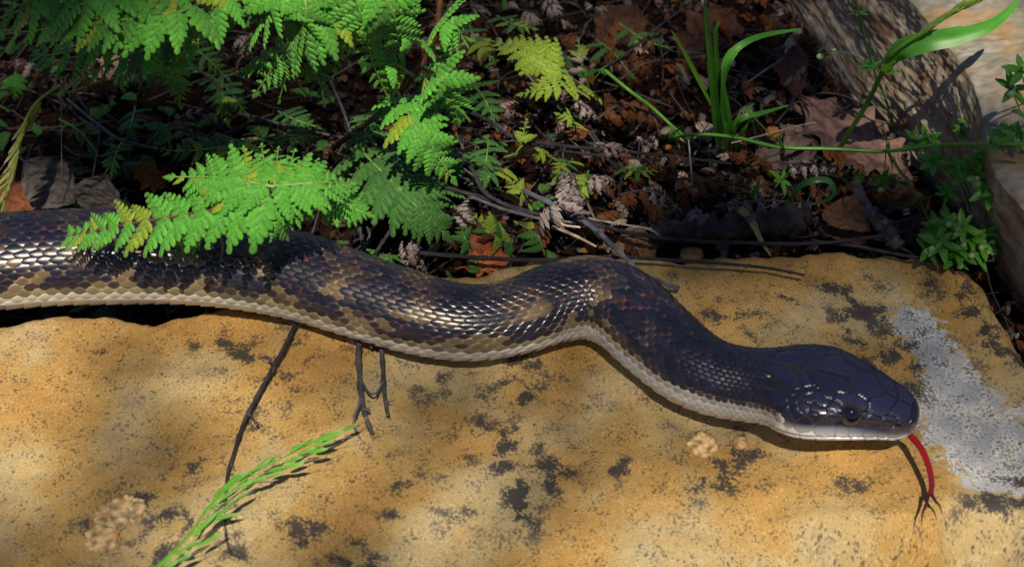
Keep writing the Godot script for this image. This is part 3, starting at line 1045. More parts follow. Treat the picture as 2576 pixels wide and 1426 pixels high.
# a frond: stalk along the points, pinnae in pairs; every pinna a leaf of its own under the stalk
func frond(parent: Node3D, called: String, list: Array, longest: float, pairs: int, kinds: Array, face := Vector3(0, 0.85, 0.5), bare := 0.06, stalk := 0.45, brown := false, pinnae := "pinna", blunt := 0.12) -> MeshInstance3D:
	var p := pts(list)
	var o := parent.position
	var a := Acc.new()
	var col := Color(0.16, 0.30, 0.06) if not brown else Color(0.12, 0.055, 0.025)
	if kinds[0] == "ash" or kinds[0] == "rust": col = Color(0.09, 0.06, 0.055)
	tube(a, p, stalk, stalk * 0.4, col, 0.15, 6, 0.0015, o)
	var f := part(parent, called, a.done(), mats.stem)
	var big := longest * 0.000109
	var many := int(pairs * 0.95) + 1
	for k in many:
		var t := bare + (1.0 - bare) * pow((k + 0.4) / many, 0.78)
		var c := spline(p, t)
		var d := (spline(p, minf(1.0, t + 0.03)) - spline(p, t - 0.03)).normalized()
		var nrm := (face - d * face.dot(d)).normalized()
		var side := d.cross(nrm)
		var prof := (0.72 + 0.28 * smoothstep(0.0, 0.25, t)) * (1.0 - pow(maxf(0.0, (t - 0.15) / 0.85), 1.5)) + blunt
		for sg: float in [1.0, -1.0]:
			var ln: float = big * prof * rr(0.88, 1.12)
			var ang := deg_to_rad(lerpf(72.0, 40.0, t) + rr(-7.0, 7.0))
			var x: Vector3 = (d * cos(ang) + side * sin(ang) * sg + nrm * rr(-0.16, 0.12)).normalized()
			var y := (nrm + side * sg * rr(-0.30, 0.10) + d * rr(-0.12, 0.12))
			y = (y - x * y.dot(x)).normalized()
			var z := x.cross(y)
			var kind: String = kinds[rng.randi() % kinds.size()]
			if (kind == "bright" or kind == "mid") and rng.randf() < 0.05: kind = "yellow"
			part(f, pinnae, pinna(kind, rng.randi() % 4), mats.fern if kind != "ash" and kind != "rust" else mats.dry, Transform3D(Basis(x * ln, y * ln, z * ln), c + nrm * rr(-0.0003, 0.0004) - o))
	var ln := big * 0.34
	var d1 := (spline(p, 1.0) - spline(p, 0.96)).normalized()
	var n1 := (face - d1 * face.dot(d1)).normalized()
	part(f, pinnae, pinna(kinds[0], 1), mats.fern if kinds[0] != "ash" and kinds[0] != "rust" else mats.dry, Transform3D(Basis(d1 * ln, n1 * ln, d1.cross(n1) * ln), spline(p, 0.97) - o))
	return f

func hairy_stalk(parent: Node3D, list: Array, r0: float, r1: float) -> void:
	var p := pts(list)
	var a := Acc.new()
	tube(a, p, r0, r1, Color(0.14, 0.062, 0.028), 0.2, 9, 0.001, parent.position, 0.4)
	for i in 700:                                           # brown hairs
		var t := rr(0.0, 1.0)
		var c := spline(p, t) - parent.position
		var d := (spline(p, minf(1.0, t + 0.02)) - spline(p, maxf(0.0, t - 0.02))).normalized()
		var out := Vector3(rr(-1, 1), rr(-1, 1), rr(-1, 1))
		out = (out - d * out.dot(d)).normalized()
		var r := lerpf(r0, r1, t) * 0.00095
		var e := out * rr(0.0007, 0.0016) + d * rr(0.0002, 0.0010)
		var w := d.cross(out) * 0.00006
		var k := a.add(c + out * r - w, Color(0.17, 0.09, 0.045))
		a.add(c + out * r + w, Color(0.17, 0.09, 0.045))
		a.add(c + out * r + e, Color(0.26, 0.16, 0.08))
		a.tri(k, k + 1, k + 2)
	part(parent, "hairy_stalk", a.done(), mats.stem)

func ferns() -> void:
	var up := Vector3(0, 0.9, 0.42)
	var B := ["bright"]
	var t := thing("fern", "bright green fern arching forward over the snake's back", "fern", gp(900, 560, -10))
	frond(t, "frond", [[880, 560, -6], [840, 520, 25], [760, 485, 45], [690, 490, 48], [590, 515, 47], [465, 540, 44], [330, 562, 40], [235, 582, 36], [168, 594, 31]], 92, 14, B, up, 0.36, 0.5, true, "pinna", 0.42)
	frond(t, "frond", [[690, 470, 50], [560, 447, 51], [425, 445, 47]], 78, 9, B, up, 0.02)
	frond(t, "frond", [[680, 468, 50], [790, 460, 51], [884, 459, 46]], 78, 9, B, up, 0.02)
	frond(t, "frond", [[690, 498, 49], [760, 500, 47], [810, 505, 42]], 52, 7, B, up)
	frond(t, "frond", [[680, 512, 47], [740, 528, 44], [790, 540, 39]], 44, 7, B, up)
	frond(t, "frond", [[660, 515, 47], [700, 558, 43], [724, 600, 36]], 50, 7, B, up)
	for q in [[648, 470, 612, 368], [672, 468, 658, 362], [690, 468, 700, 371], [712, 470, 742, 376], [735, 470, 775, 388], [755, 470, 800, 400], [620, 470, 560, 400]]:
		frond(t, "frond", [[q[0], q[1], 50], [(q[0] + q[2]) / 2.0, (q[1] + q[3]) / 2.0, 52], [q[2], q[3], 50]], 44, 5, B, up, 0.03, 0.3)
	frond(t, "frond", [[480, 543, 44], [540, 560, 41], [585, 571, 36]], 42, 6, B, up)
	frond(t, "frond", [[450, 548, 43], [500, 588, 37], [537, 608, 32]], 40, 6, B, up)
	frond(t, "frond", [[420, 550, 42], [446, 590, 36], [462, 628, 31]], 34, 6, B, up)
	frond(t, "frond", [[800, 490, 38], [870, 518, 37], [932, 540, 34]], 55, 7, B, up, 0.1)
	frond(t, "frond", [[580, 585, 33], [420, 606, 31], [250, 614, 29]], 36, 9, ["shade", "shade", "bright"], up, 0.05, 0.4, true)

	t = thing("fern", "tall fern on a thick hairy brown stalk in the middle of the thicket", "fern", gp(835, 375, -22))
	hairy_stalk(t, [[820, 390, -22], [850, 362, 2], [930, 305, 20], [1000, 240, 34], [1060, 165, 46], [1095, 90, 58], [1110, -30, 72]], 0.95, 0.7)
	frond(t, "frond", [[1060, 165, 47], [1110, 190, 56], [1138, 245, 48], [1152, 308, 38]], 82, 9, ["bright", "bright", "mid"], Vector3(-0.25, 0.75, 0.6))
	frond(t, "frond", [[1000, 230, 36], [1020, 270, 42], [1060, 340, 40], [1105, 400, 33], [1143, 455, 25]], 88, 12, ["bright", "bright", "mid"], Vector3(0.1, 0.7, 0.7))
	frond(t, "frond", [[1095, 80, 58], [1115, 55, 68], [1150, 80, 66], [1178, 105, 60]], 75, 8, ["bright", "bright", "mid"], Vector3(-0.2, 0.8, 0.5))
	frond(t, "frond", [[1085, 120, 54], [1040, 90, 66], [1010, 30, 74], [990, -60, 80]], 80, 9, ["bright", "bright", "mid"], up)
	frond(t, "frond", [[1040, 190, 44], [990, 160, 56], [970, 190, 52], [985, 245, 42]], 60, 9, ["bright", "bright", "mid"], Vector3(0, 0.7, 0.7))
	frond(t, "frond", [[985, 255, 33], [960, 275, 30], [920, 290, 26]], 45, 6, ["shade", "bright"], up)
	frond(t, "frond", [[1050, 180, 40], [1120, 260, 30], [1180, 300, 22]], 60, 8, ["shade"], up)

	t = thing("fern", "broad fern leaning in at the top left corner above pale dead leaves", "fern", gp(620, -40, -25))
	frond(t, "frond", [[600, -60, 60], [480, 20, 76], [340, 45, 78], [180, 65, 76], [-10, 88, 66]], 105, 15, ["bright", "mid"], Vector3(0.1, 0.8, 0.55), 0.1, 0.5)
	frond(t, "frond", [[520, 60, 66], [400, 110, 62], [270, 160, 54], [150, 235, 42]], 85, 10, ["bright", "bright", "shade"], up)
	frond(t, "frond", [[350, 60, 64], [410, 130, 56], [440, 200, 46], [455, 268, 36]], 66, 10, ["bright", "bright", "mid"], Vector3(0, 0.7, 0.7))
	frond(t, "frond", [[330, 60, 66], [230, 110, 58], [120, 140, 50], [90, 130, 48]], 80, 9, ["bright", "bright", "mid"], up)
	frond(t, "frond", [[620, -60, 80], [560, 10, 78], [500, 70, 68], [468, 112, 60]], 78, 10, ["bright", "bright", "mid"], Vector3(0, 0.75, 0.6))
	frond(t, "frond", [[300, -60, 84], [230, 0, 82], [130, 40, 74], [40, 120, 60]], 90, 11, B, up)
	frond(t, "frond", [[160, -60, 80], [110, 0, 78], [40, 30, 72], [-40, 60, 64]], 85, 9, ["bright", "mid"], up)
	frond(t, "frond", [[480, 60, 62], [450, 110, 54], [380, 150, 46], [330, 150, 40]], 70, 9, ["mid", "shade"], up)
	frond(t, "frond", [[440, 10, 75], [370, 0, 80], [260, -10, 82]], 70, 8, ["bright", "bright", "mid"], up)
	frond(t, "frond", [[420, 60, 66], [340, 130, 54], [300, 180, 44], [310, 230, 36]], 60, 8, ["shade", "bright"], up)

	t = thing("fern", "fern with several fronds hanging down left of the hairy stalk", "fern", gp(800, -60, -25))
	frond(t, "frond", [[860, 10, 76], [790, 70, 74], [710, 140, 62], [640, 240, 46]], 88, 12, ["bright", "bright", "mid"], Vector3(0.1, 0.75, 0.6))
	frond(t, "frond", [[760, -40, 84], [770, 40, 78], [740, 120, 66], [700, 262, 44]], 60, 10, ["bright", "bright", "mid"], up)
	frond(t, "frond", [[840, -40, 84], [862, 40, 76], [850, 110, 66], [842, 180, 54]], 70, 10, ["bright", "bright", "mid"], Vector3(0, 0.7, 0.7))
	frond(t, "frond", [[890, -20, 82], [915, 60, 74], [935, 150, 60], [978, 252, 44]], 66, 12, ["bright", "bright", "mid"], Vector3(0, 0.7, 0.7))
	frond(t, "frond", [[930, -50, 86], [985, 20, 80], [1000, 90, 70], [1010, 140, 60]], 80, 10, ["bright", "bright", "mid"], Vector3(0, 0.75, 0.65))
	frond(t, "frond", [[720, -50, 80], [660, 10, 76], [600, 40, 68], [560, 90, 56]], 66, 9, ["bright", "shade"], up)
	frond(t, "frond", [[700, -60, 84], [690, 10, 80], [650, 70, 70], [600, 130, 58]], 80, 10, B, up)
	frond(t, "frond", [[800, 60, 66], [790, 130, 54], [800, 200, 44], [830, 250, 36]], 62, 9, ["mid", "shade"], up)
	frond(t, "frond", [[720, 120, 60], [640, 160, 50], [590, 185, 40]], 50, 8, ["bright", "bright", "mid"], up)

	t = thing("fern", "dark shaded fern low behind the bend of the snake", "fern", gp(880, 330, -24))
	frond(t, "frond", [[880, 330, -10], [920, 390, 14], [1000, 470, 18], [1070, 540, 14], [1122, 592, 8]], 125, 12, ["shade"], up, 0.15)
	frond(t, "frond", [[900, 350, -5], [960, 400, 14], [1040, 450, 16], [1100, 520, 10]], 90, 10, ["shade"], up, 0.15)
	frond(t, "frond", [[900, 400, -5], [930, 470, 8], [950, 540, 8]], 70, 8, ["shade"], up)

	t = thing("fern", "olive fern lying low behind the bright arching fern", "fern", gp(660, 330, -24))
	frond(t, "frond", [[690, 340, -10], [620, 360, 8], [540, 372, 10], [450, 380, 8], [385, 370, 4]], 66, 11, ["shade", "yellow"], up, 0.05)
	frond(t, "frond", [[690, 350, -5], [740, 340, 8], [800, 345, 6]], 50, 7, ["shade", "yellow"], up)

	t = thing("fern", "yellow-green fern turning rusty, sunlit beside the grass clump", "fern", gp(1490, 240, -14))
	frond(t, "frond", [[1490, 240, -8], [1430, 190, 14], [1370, 150, 20], [1300, 120, 22], [1225, 100, 20]], 92, 11, ["yellow", "yellow", "yellow", "rust"], up)
	frond(t, "frond", [[1470, 235, 0], [1420, 215, 14], [1360, 225, 15], [1305, 238, 12]], 52, 8, ["yellow"], up)
	frond(t, "frond", [[1480, 220, 0], [1460, 150, 14], [1455, 100, 16]], 45, 7, ["yellow", "yellow", "ash"], up)

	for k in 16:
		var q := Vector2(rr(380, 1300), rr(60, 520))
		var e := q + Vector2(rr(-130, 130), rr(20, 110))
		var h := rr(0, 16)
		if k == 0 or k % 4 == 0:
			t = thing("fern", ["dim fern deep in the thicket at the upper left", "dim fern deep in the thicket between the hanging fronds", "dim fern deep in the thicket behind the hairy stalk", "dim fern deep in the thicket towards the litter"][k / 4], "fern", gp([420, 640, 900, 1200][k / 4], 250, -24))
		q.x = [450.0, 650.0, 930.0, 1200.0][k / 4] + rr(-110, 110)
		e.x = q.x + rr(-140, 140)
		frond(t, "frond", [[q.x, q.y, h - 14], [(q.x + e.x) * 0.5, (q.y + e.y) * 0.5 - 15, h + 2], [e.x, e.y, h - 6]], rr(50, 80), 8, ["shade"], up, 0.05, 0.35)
	var sprigs := [[[[560, 200, 6], [560, 245, 14], [572, 305, 8]], 56, ["shade", "yellow"], "small olive fern sprig hanging above the curled brown frond"], [[[340, 270, 0], [330, 310, 10], [318, 350, 6]], 48, ["shade"], "small dark fern sprig near the grey twig on the left"],
		[[[310, 350, -4], [290, 390, 6], [280, 440, 2]], 46, ["shade"], "dark fern sprig with rounded lobes behind the left coil of the snake"], [[[1300, 400, -2], [1312, 355, 10], [1325, 300, 8]], 44, ["yellow", "yellow", "shade"], "yellow-green fern sprig standing in the sun in the middle of the litter"],
		[[[1340, 520, -4], [1310, 480, 6], [1275, 450, 4]], 44, ["yellow"], "bright yellow-green sprig just left of the grey curled frond"], [[[1230, 340, -6], [1225, 390, 6], [1215, 440, 2]], 55, ["shade"], "dark green sprig right of the big drooping frond"],
		[[[1280, 420, -6], [1240, 440, 4], [1190, 460, 2]], 52, ["shade", "yellow"], "olive sprig with blunt lobes under the black forked twig"], [[[1440, 400, -4], [1420, 420, 4], [1395, 450, 2]], 40, ["yellow", "shade"], "small sprig right behind the top of the grey curled frond"],
		[[[1400, 400, -4], [1370, 385, 6], [1345, 390, 4]], 36, ["yellow"], "tiny yellowish sprig between two dark twigs"], [[[1200, 640, -6], [1170, 600, 4], [1160, 560, 2]], 44, ["shade"], "green sprig standing close behind the snake's second bend"],
		[[[1300, 620, -6], [1240, 590, 2], [1190, 540, 4]], 60, ["shade", "yellow", "rust"], "mixed green and rusty sprig above the orange dead leaf"], [[[1370, 640, -6], [1350, 590, 2], [1300, 560, 2]], 52, ["yellow", "rust", "shade"], "sprig with yellow and rust leaflets above the snake's raised bend"],
		[[[1010, 640, -4], [980, 650, 2], [945, 655, 2]], 36, ["shade"], "little green sprig touching the snake's back"], [[[1480, 430, -4], [1470, 460, 3], [1455, 500, 1]], 46, ["yellow", "shade"], "olive sprig right of the grey curled frond"],
		[[[40, 180, 20], [32, 215, 18], [36, 250, 12]], 40, ["bright"], "small pale sprig at the left edge above the grass head"], [[[700, 280, -4], [740, 300, 6], [800, 320, 4]], 50, ["shade"], "dark sprig left of the foot of the hairy stalk"],
		[[[1500, 100, -4], [1540, 130, 6], [1590, 190, 4]], 70, ["shade", "shade", "rust"], "dark green and rust frond behind the yellow-green fern"], [[[1180, 200, -6], [1220, 250, 4], [1250, 320, 2]], 62, ["shade"], "shaded frond between the hairy stalk and the yellow-green fern"],
		[[[1560, 60, 0], [1620, 100, 6], [1680, 120, 4]], 56, ["shade", "rust"], "shaded rusty frond behind the grass clump"], [[[1450, 330, -4], [1440, 300, 8], [1400, 285, 8]], 40, ["yellow"], "yellow-green sprig just below the whitish dead tuft"], [[[1250, 40, 0], [1290, 60, 14], [1345, 72, 14]], 46, ["yellow", "shade"], "yellow-green sprig above the sunlit rusty fern at the top"], [[[1560, 420, -4], [1600, 430, 4], [1650, 430, 2]], 40, ["yellow", "shade"], "olive sprig under the second black twig"], [[[1180, 60, 0], [1200, 110, 10], [1240, 150, 6]], 56, ["shade", "yellow"], "dim sprig between the hairy stalk's top and the rusty fern"], [[[150, 300, -6], [200, 330, 2], [240, 380, 0]], 40, ["shade", "rust"], "small dull sprig above the grey dead leaf on the left"]]
	for s in sprigs:
		var q: Array = s[0][0]
		t = thing("fern_sprig", s[3], "fern", gp(q[0], q[1], q[2] - 4.0), "small fern sprigs in the litter")
		frond(t, "frond", s[0], s[1], 6, s[2], up, 0.05, 0.35)

# ---------------------------------------------------------------- dead curled fronds
func dry_fronds() -> void:
	var up := Vector3(0, 0.9, 0.42)
	var list := [
		[[[1365, 535, 4], [1400, 515, 12], [1430, 480, 16], [1432, 440, 15], [1410, 425, 11]], 66, 12, ["ash"], "grey curled dead frond shaped like a crescent, in the middle of the litter"],
		[[[555, 345, 2], [500, 350, 8], [455, 330, 12], [455, 295, 14], [500, 285, 15], [545, 305, 12]], 42, 9, ["ash", "rust"], "brown and grey dead frond rolled into a spiral above the bright fern"],
		[[[1480, 360, 4], [1540, 372, 8], [1600, 382, 6]], 34, 6, ["ash"], "pale grey dead frond lying along the dark twig under the orange leaflets"],
		[[[1480, 450, 3], [1510, 448, 8], [1545, 462, 5]], 42, 5, ["ash"], "grey dead frond tuft right of the crescent frond"],
		[[[1560, 490, 3], [1620, 480, 7], [1680, 500, 6], [1720, 540, 3]], 44, 7, ["rust", "rust", "ash"], "rust-red dead frond bending down in the litter"],
		[[[1640, 500, 3], [1660, 530, 6], [1670, 565, 2]], 38, 5, ["rust"], "orange-brown dead frond hanging below the rust-red one"],
		[[[1740, 470, 3], [1790, 450, 8], [1850, 440, 7], [1900, 465, 4]], 46, 7, ["rust", "ash"], "dead frond of red and grey leaflets in front of the grass clump"],
		[[[1800, 520, 2], [1870, 510, 7], [1950, 505, 7], [2030, 515, 5], [2090, 505, 3]], 42, 9, ["ash", "ash", "rust"], "long grey-brown dead frond above the dark log"],
		[[[1750, 520, 2], [1760, 550, 5], [1740, 580, 2]], 38, 5, ["rust", "ash"], "reddish dead frond tip above the long dark twig"],
		[[[1960, 410, 3], [2030, 412, 7], [2100, 418, 6], [2165, 412, 3]], 38, 8, ["ash"], "grey dead frond under the pinkish oak leaf"],
		[[[1880, 470, 3], [1920, 470, 7], [1960, 490, 4]], 42, 5, ["rust", "ash"], "red-brown dead tuft beside the curled green blade"],
		[[[1660, 390, 3], [1700, 395, 8], [1745, 408, 4]], 38, 5, ["ash", "rust"], "small grey tuft left of the foot of the grass clump"],
		[[[1500, 300, 2], [1570, 260, 8], [1640, 290, 8], [1660, 340, 3]], 60, 8, ["rust"], "rust-orange dead frond left of the grass clump"],
		[[[1560, 200, 2], [1620, 160, 7], [1690, 150, 5]], 60, 7, ["rust"], "dark rust frond at the back, left of the tall grass blades"],
		[[[1130, 550, 2], [1165, 530, 8], [1200, 545, 3]], 42, 5, ["ash"], "grey dead tuft in front of the dark shaded fern"],
		[[[1000, 670, -3], [1030, 640, 5], [1060, 665, -1], [1075, 690, -4]], 44, 6, ["ash"], "crumpled brown-grey tuft lying against the snake's bend"],
		[[[1035, 600, 2], [1040, 620, 6], [1030, 650, 2]], 26, 4, ["ash"], "small upright grey tuft behind the snake's bend"],
		[[[1320, 30, 0], [1335, 45, 6], [1345, 80, 2]], 40, 5, ["ash"], "grey dead tuft above the yellow-green fern"],
		[[[1370, -10, 0], [1390, 20, 6], [1400, 50, 2]], 40, 5, ["ash"], "grey dead tuft at the top edge above the yellow-green fern"],
		[[[1440, 250, 2], [1480, 275, 7], [1510, 300, 3]], 34, 5, ["ash"], "whitish dead tuft below the yellow-green fern"],
		[[[600, 90, -2], [620, 105, 6], [640, 80, 2]], 40, 5, ["ash"], "grey dead tuft deep under the hanging fronds"],
		[[[100, 170, 0], [60, 160, 6], [0, 155, 2]], 46, 6, ["rust", "ash"], "rust-brown dead frond at the left edge under the broad fern"],
		[[[190, 195, 0], [240, 170, 6], [290, 165, 2]], 40, 5, ["rust", "ash"], "orange dead frond just under the broad fern"],
		[[[330, 290, -6], [380, 300, 2], [420, 330, -2]], 40, 6, ["rust"], "rusty dead frond in the dark left of the spiral frond"],
		[[[1210, 250, -4], [1260, 270, 4], [1310, 290, 2]], 52, 6, ["ash", "rust"], "brown dead frond in the shade below the yellow-green fern"]]
	for s in list:
		var q: Array = s[0][0]
		var t := thing("dead_frond", s[4], "dead frond", gp(q[0], q[1], q[2] - 3.0), "dead curled fronds in the litter")
		frond(t, "frond", s[0], s[1] * 1.05, s[2], s[3], up + Vector3(rr(-0.3, 0.3), 0, rr(-0.2, 0.4)), 0.03, 0.4, true, "leaflet")

# ---------------------------------------------------------------- twigs
func twig(label: String, list: Array, r0: float, r1: float, col: Color, spurs := [], called := "twig", category := "twig") -> void:
	var p := pts(list)
	var t := thing(called, label, category, p[0])
	var a := Acc.new()
	tube(a, p, r0, r1, col, 0.28 if r1 < 1.5 else 0.6, 9 if r1 < 1.5 else 22, 0.0009 if r1 < 1.5 else 0.0005, p[0], 0.45)
	part(t, "shaft", a.done(), mats.twig)
	for s in spurs:
		var b := Acc.new()
		var q := pts(s.slice(0, s.size() - 1))
		tube(b, q, s[-1], s[-1] * 0.5, col * 1.5, 0.5, 6, 0.0006, p[0], 0.5)
		part(t, "spur", b.done(), mats.twig)

func twigs() -> void:
	var black := Color(0.026, 0.024, 0.030)
	var grey := Color(0.095, 0.090, 0.105)
	var brown := Color(0.085, 0.055, 0.040)
	twig("thin dark twig lying in front of the snake, crossed by the green grass head", [[752, 800, 3.0], [720, 865, 2.6], [684, 930, 2.4], [645, 1000, 2.2], [612, 1065, 2.0], [588, 1140, 2.0], [572, 1200, 1.8], [566, 1290, 1.6], [570, 1350, 1.4], [580, 1390, 1.4], [602, 1402, 1.6]], 0.62, 0.28, black * 1.3,
		[[[690, 915, 2.6], [676, 905, 3.4], [668, 900, 3.6], 0.4], [[690, 925, 2.8], [686, 938, 3.0], 0.4], [[622, 1036, 2.4], [636, 1052, 2.8], [648, 1072, 2.4], 0.38], [[580, 1160, 2.2], [584, 1172, 2.4], [590, 1182, 2.2], 0.28], [[567, 1300, 1.8], [578, 1308, 2.2], [588, 1314, 2.0], 0.25]])
	twig("thick grey twig stub under the snake, forked at its lower end", [[905, 838, 2.5], [902, 900, 2.4], [906, 960, 2.2], [913, 1020, 2.0], [924, 1060, 1.8], [936, 1092, 1.6]], 0.80, 0.60, grey * 0.75,
		[[[910, 1000, 2.4], [900, 1030, 2.8], [890, 1062, 2.4], [896, 1085, 1.8], [908, 1106, 1.4], 0.5], [[906, 955, 2.6], [922, 980, 3.2], [938, 992, 3.0], [956, 978, 2.8], 0.42], [[912, 1028, 3.0], [924, 1030, 3.4], [930, 1036, 3.0], 0.6], [[898, 1070, 2.4], [904, 1064, 3.0], 0.25]])
	twig("straight grey twig stub under the snake, right of the forked one", [[958, 850, 2.5], [963, 920, 2.3], [966, 980, 2.0], [976, 1046, 1.6]], 0.66, 0.54, grey * 0.7, [[[968, 1008, 2.2], [980, 1012, 2.6], [992, 1010, 2.4], 0.26], [[930, 862, 2.4], [936, 876, 2.8], 0.5], [[964, 960, 2.4], [952, 984, 2.8], [946, 996, 2.6], 0.34]])
	twig("long black twig along the back edge of the slab, ending in a tapered point", [[1010, 632, 2], [1120, 642, 2], [1260, 652, 2.4], [1400, 654, 3.4], [1560, 648, 5.0], [1700, 655, 4.6], [1830, 664, 4.0], [1930, 674, 3.6], [2024, 692, 3.0]], 0.70, 0.34, black, [[[1790, 661, 4.4], [1796, 650, 5.4], 0.25], [[1870, 668, 4.2], [1880, 676, 4.4], 0.25], [[1640, 652, 5.2], [1650, 640, 6.6], 0.3]])
	twig("bluish grey broken twig leaning on the snake's raised bend", [[1320, 480, 6], [1430, 535, 7], [1500, 580, 8], [1560, 636, 10], [1620, 690, 7], [1708, 726, 3.0]], 0.80, 0.62, Color(0.11, 0.115, 0.15), [[[1590, 664, 9], [1600, 652, 9], 0.3]])
	twig("long dark twig crossing the litter to the right", [[1440, 540, 3], [1560, 580, 4], [1700, 602, 4], [1860, 610, 5], [2050, 612, 5], [2220, 592, 5], [2330, 566, 4]], 0.62, 0.40, black * 1.2)
	twig("dark wiry twig reaching the far right end of the slab", [[2040, 606, 3], [2150, 618, 3.6], [2260, 640, 3.6], [2360, 655, 3.4], [2430, 662, 3.2], [2500, 655, 3.0]], 0.55, 0.34, black * 1.25)
	twig("short purplish twig behind the wiry one on the right", [[2190, 540, 0], [2240, 560, 2], [2290, 548, 3], [2350, 530, 3]], 0.5, 0.4, grey * 0.6)
	twig("pale stick end poking out beside the knobby stick", [[2200, 600, 0], [2240, 610, 2], [2300, 640, 1]], 0.5, 0.35, grey)
	twig("dark forked twig above the snake's back, left stub", [[908, 500, 8], [904, 560, 6], [912, 610, 6], [930, 668, 6]], 0.62, 0.5, black * 1.5, [[[918, 620, 7], [930, 590, 10], [922, 570, 12], 0.5]])
	twig("dark slanting twig meeting the forked twig above the snake", [[1010, 540, 4], [975, 590, 5], [942, 640, 6]], 0.55, 0.45, black * 1.4)
	twig("black curved twig running down to the grey crescent frond", [[1150, 380, 4], [1190, 430, 7], [1215, 480, 7], [1260, 510, 6], [1330, 540, 5]], 0.62, 0.52, black * 1.5)
	twig("black twig lying straight behind the yellow sprigs", [[1190, 285, 6], [1240, 310, 8], [1290, 345, 8], [1400, 365, 7], [1540, 378, 6], [1700, 395, 5], [1840, 412, 4]], 0.60, 0.42, black)
	twig("second black twig below the straight one", [[1360, 370, 4], [1480, 388, 5], [1600, 398, 4], [1740, 410, 3]], 0.42, 0.3, black * 1.2)
	twig("dark twig under the big drooping frond", [[1020, 430, 2], [1120, 470, 4], [1240, 505, 5], [1360, 540, 5], [1470, 560, 4], [1600, 590, 3]], 0.68, 0.5, black * 1.3)
	twig("grey sunlit twig beside the dark one in the middle", [[1150, 480, 3], [1250, 520, 6], [1350, 548, 6], [1450, 560, 5]], 0.5, 0.4, grey * 1.3)
	twig("pale split stalk lying below the crescent frond", [[1390, 570, 3], [1440, 590, 4], [1500, 620, 3]], 0.62, 0.3, Color(0.42, 0.33, 0.24))
	twig("whitish straw beside the pale split stalk", [[1370, 548, 4], [1420, 566, 5], [1460, 572, 4]], 0.5, 0.25, Color(0.55, 0.48, 0.40))
	twig("tan straw right of the long dark twig's start", [[1480, 550, 3], [1550, 562, 5], [1640, 575, 4]], 0.36, 0.2, Color(0.40, 0.32, 0.24))
	twig("small pale hooked twig under the rust-red frond", [[1560, 585, 2], [1600, 572, 5], [1640, 580, 5], [1665, 600, 3]], 0.3, 0.3, Color(0.32, 0.29, 0.29))
	twig("grey twig slanting left of the spiral frond", [[170, 250, 4], [230, 300, 6], [290, 345, 6], [340, 362, 4], [392, 374, 2]], 0.42, 0.5, grey * 1.1)
	twig("thin upright straw in front of the grey leaf on the left", [[156, 505, -8], [155, 400, 8], [154, 300, 22], [152, 190, 36]], 0.14, 0.10, Color(0.34, 0.26, 0.18))
	twig("thin grey stem standing right of the grey leaf", [[222, 500, -10], [236, 430, 0], [250, 340, 10], [258, 260, 20]], 0.26, 0.2, grey)
	twig("dark blue-grey twig above the spiral frond, pointing right", [[600, 285, 4], [680, 305, 6], [760, 325, 6], [870, 348, 4]], 0.5, 0.4, grey * 0.5)
	twig("dark twig dropping past the hairy stalk's foot", [[830, 200, 8], [860, 270, 12], [885, 340, 8], [915, 425, 2]], 0.46, 0.4, grey * 0.6)
	twig("brown fern stalk behind the hanging fronds", [[440, 130, 20], [500, 175, 20], [560, 225, 14]], 0.5, 0.4, brown)
	twig("pale dry twig at the back, right of the grass clump", [[1878, 210, 2], [1920, 180, 6], [1968, 148, 8]], 0.42, 0.34, grey * 1.2)
	twig("thin whitish straw crossing behind the grass clump", [[1840, 360, 3], [1900, 345, 5], [2000, 318, 4], [2070, 305, 2]], 0.2, 0.16, Color(0.42, 0.37, 0.33))
	twig("short upright straw left of the grass clump's foot", [[1742, 470, -2], [1738, 420, 6], [1732, 350, 14]], 0.3, 0.26, Color(0.34, 0.30, 0.29))
	twig("dark arched twig at the top right, before the boulder", [[2000, 260, 2], [2060, 235, 8], [2120, 240, 8], [2170, 262, 3]], 0.3, 0.3, grey * 0.8)
	twig("dark twig under the oak leaf's tip", [[2020, 270, 0], [2070, 285, 3], [2110, 300, 2], [2150, 280, 1]], 0.5, 0.3, black)
	twig("dark twig at the top between the fern and the grass", [[1500, 180, 2], [1570, 140, 8], [1640, 80, 10], [1720, 20, 8]], 0.4, 0.3, black * 1.3)
	twig("thick knobby grey stick pointing at the slab's right end", [[2150, 465, 2], [2180, 520, 5], [2210, 555, 5.5], [2240, 590, 4], [2262, 622, 2]], 1.6, 2.0, Color(0.12, 0.092, 0.085), [[[2200, 545, 8], [2196, 535, 10], 1.0], [[2225, 560, 8], [2232, 548, 8], 0.8]], "stick", "stick")
	twig("dark bark-covered log half hidden behind the long twig", [[1640, 590, 0], [1740, 575, 3], [1850, 570, 4], [1960, 560, 4], [2020, 545, 1]], 2.4, 3.6, Color(0.040, 0.034, 0.034), [[[1760, 560, 12], [1772, 548, 14], [1780, 542, 13], 1.4], [[1880, 556, 13], [1900, 540, 15], 1.2], [[1700, 570, 9], [1690, 556, 11], 1.1]], "log", "log")
	twig("grey stem bits under the dark shaded fern", [[700, 420, -6], [690, 500, 0], [640, 560, 4]], 0.4, 0.3, grey * 0.5)
	twig("grey-blue fern stem dangling over the snake's left part", [[552, 585, 34], [560, 615, 30], [556, 655, 25]], 0.36, 0.30, grey * 1.2)
	twig("reddish brown thin stem slanting through the top of the thicket", [[680, 30, 30], [760, 130, 20], [830, 240, 6]], 0.35, 0.3, brown)

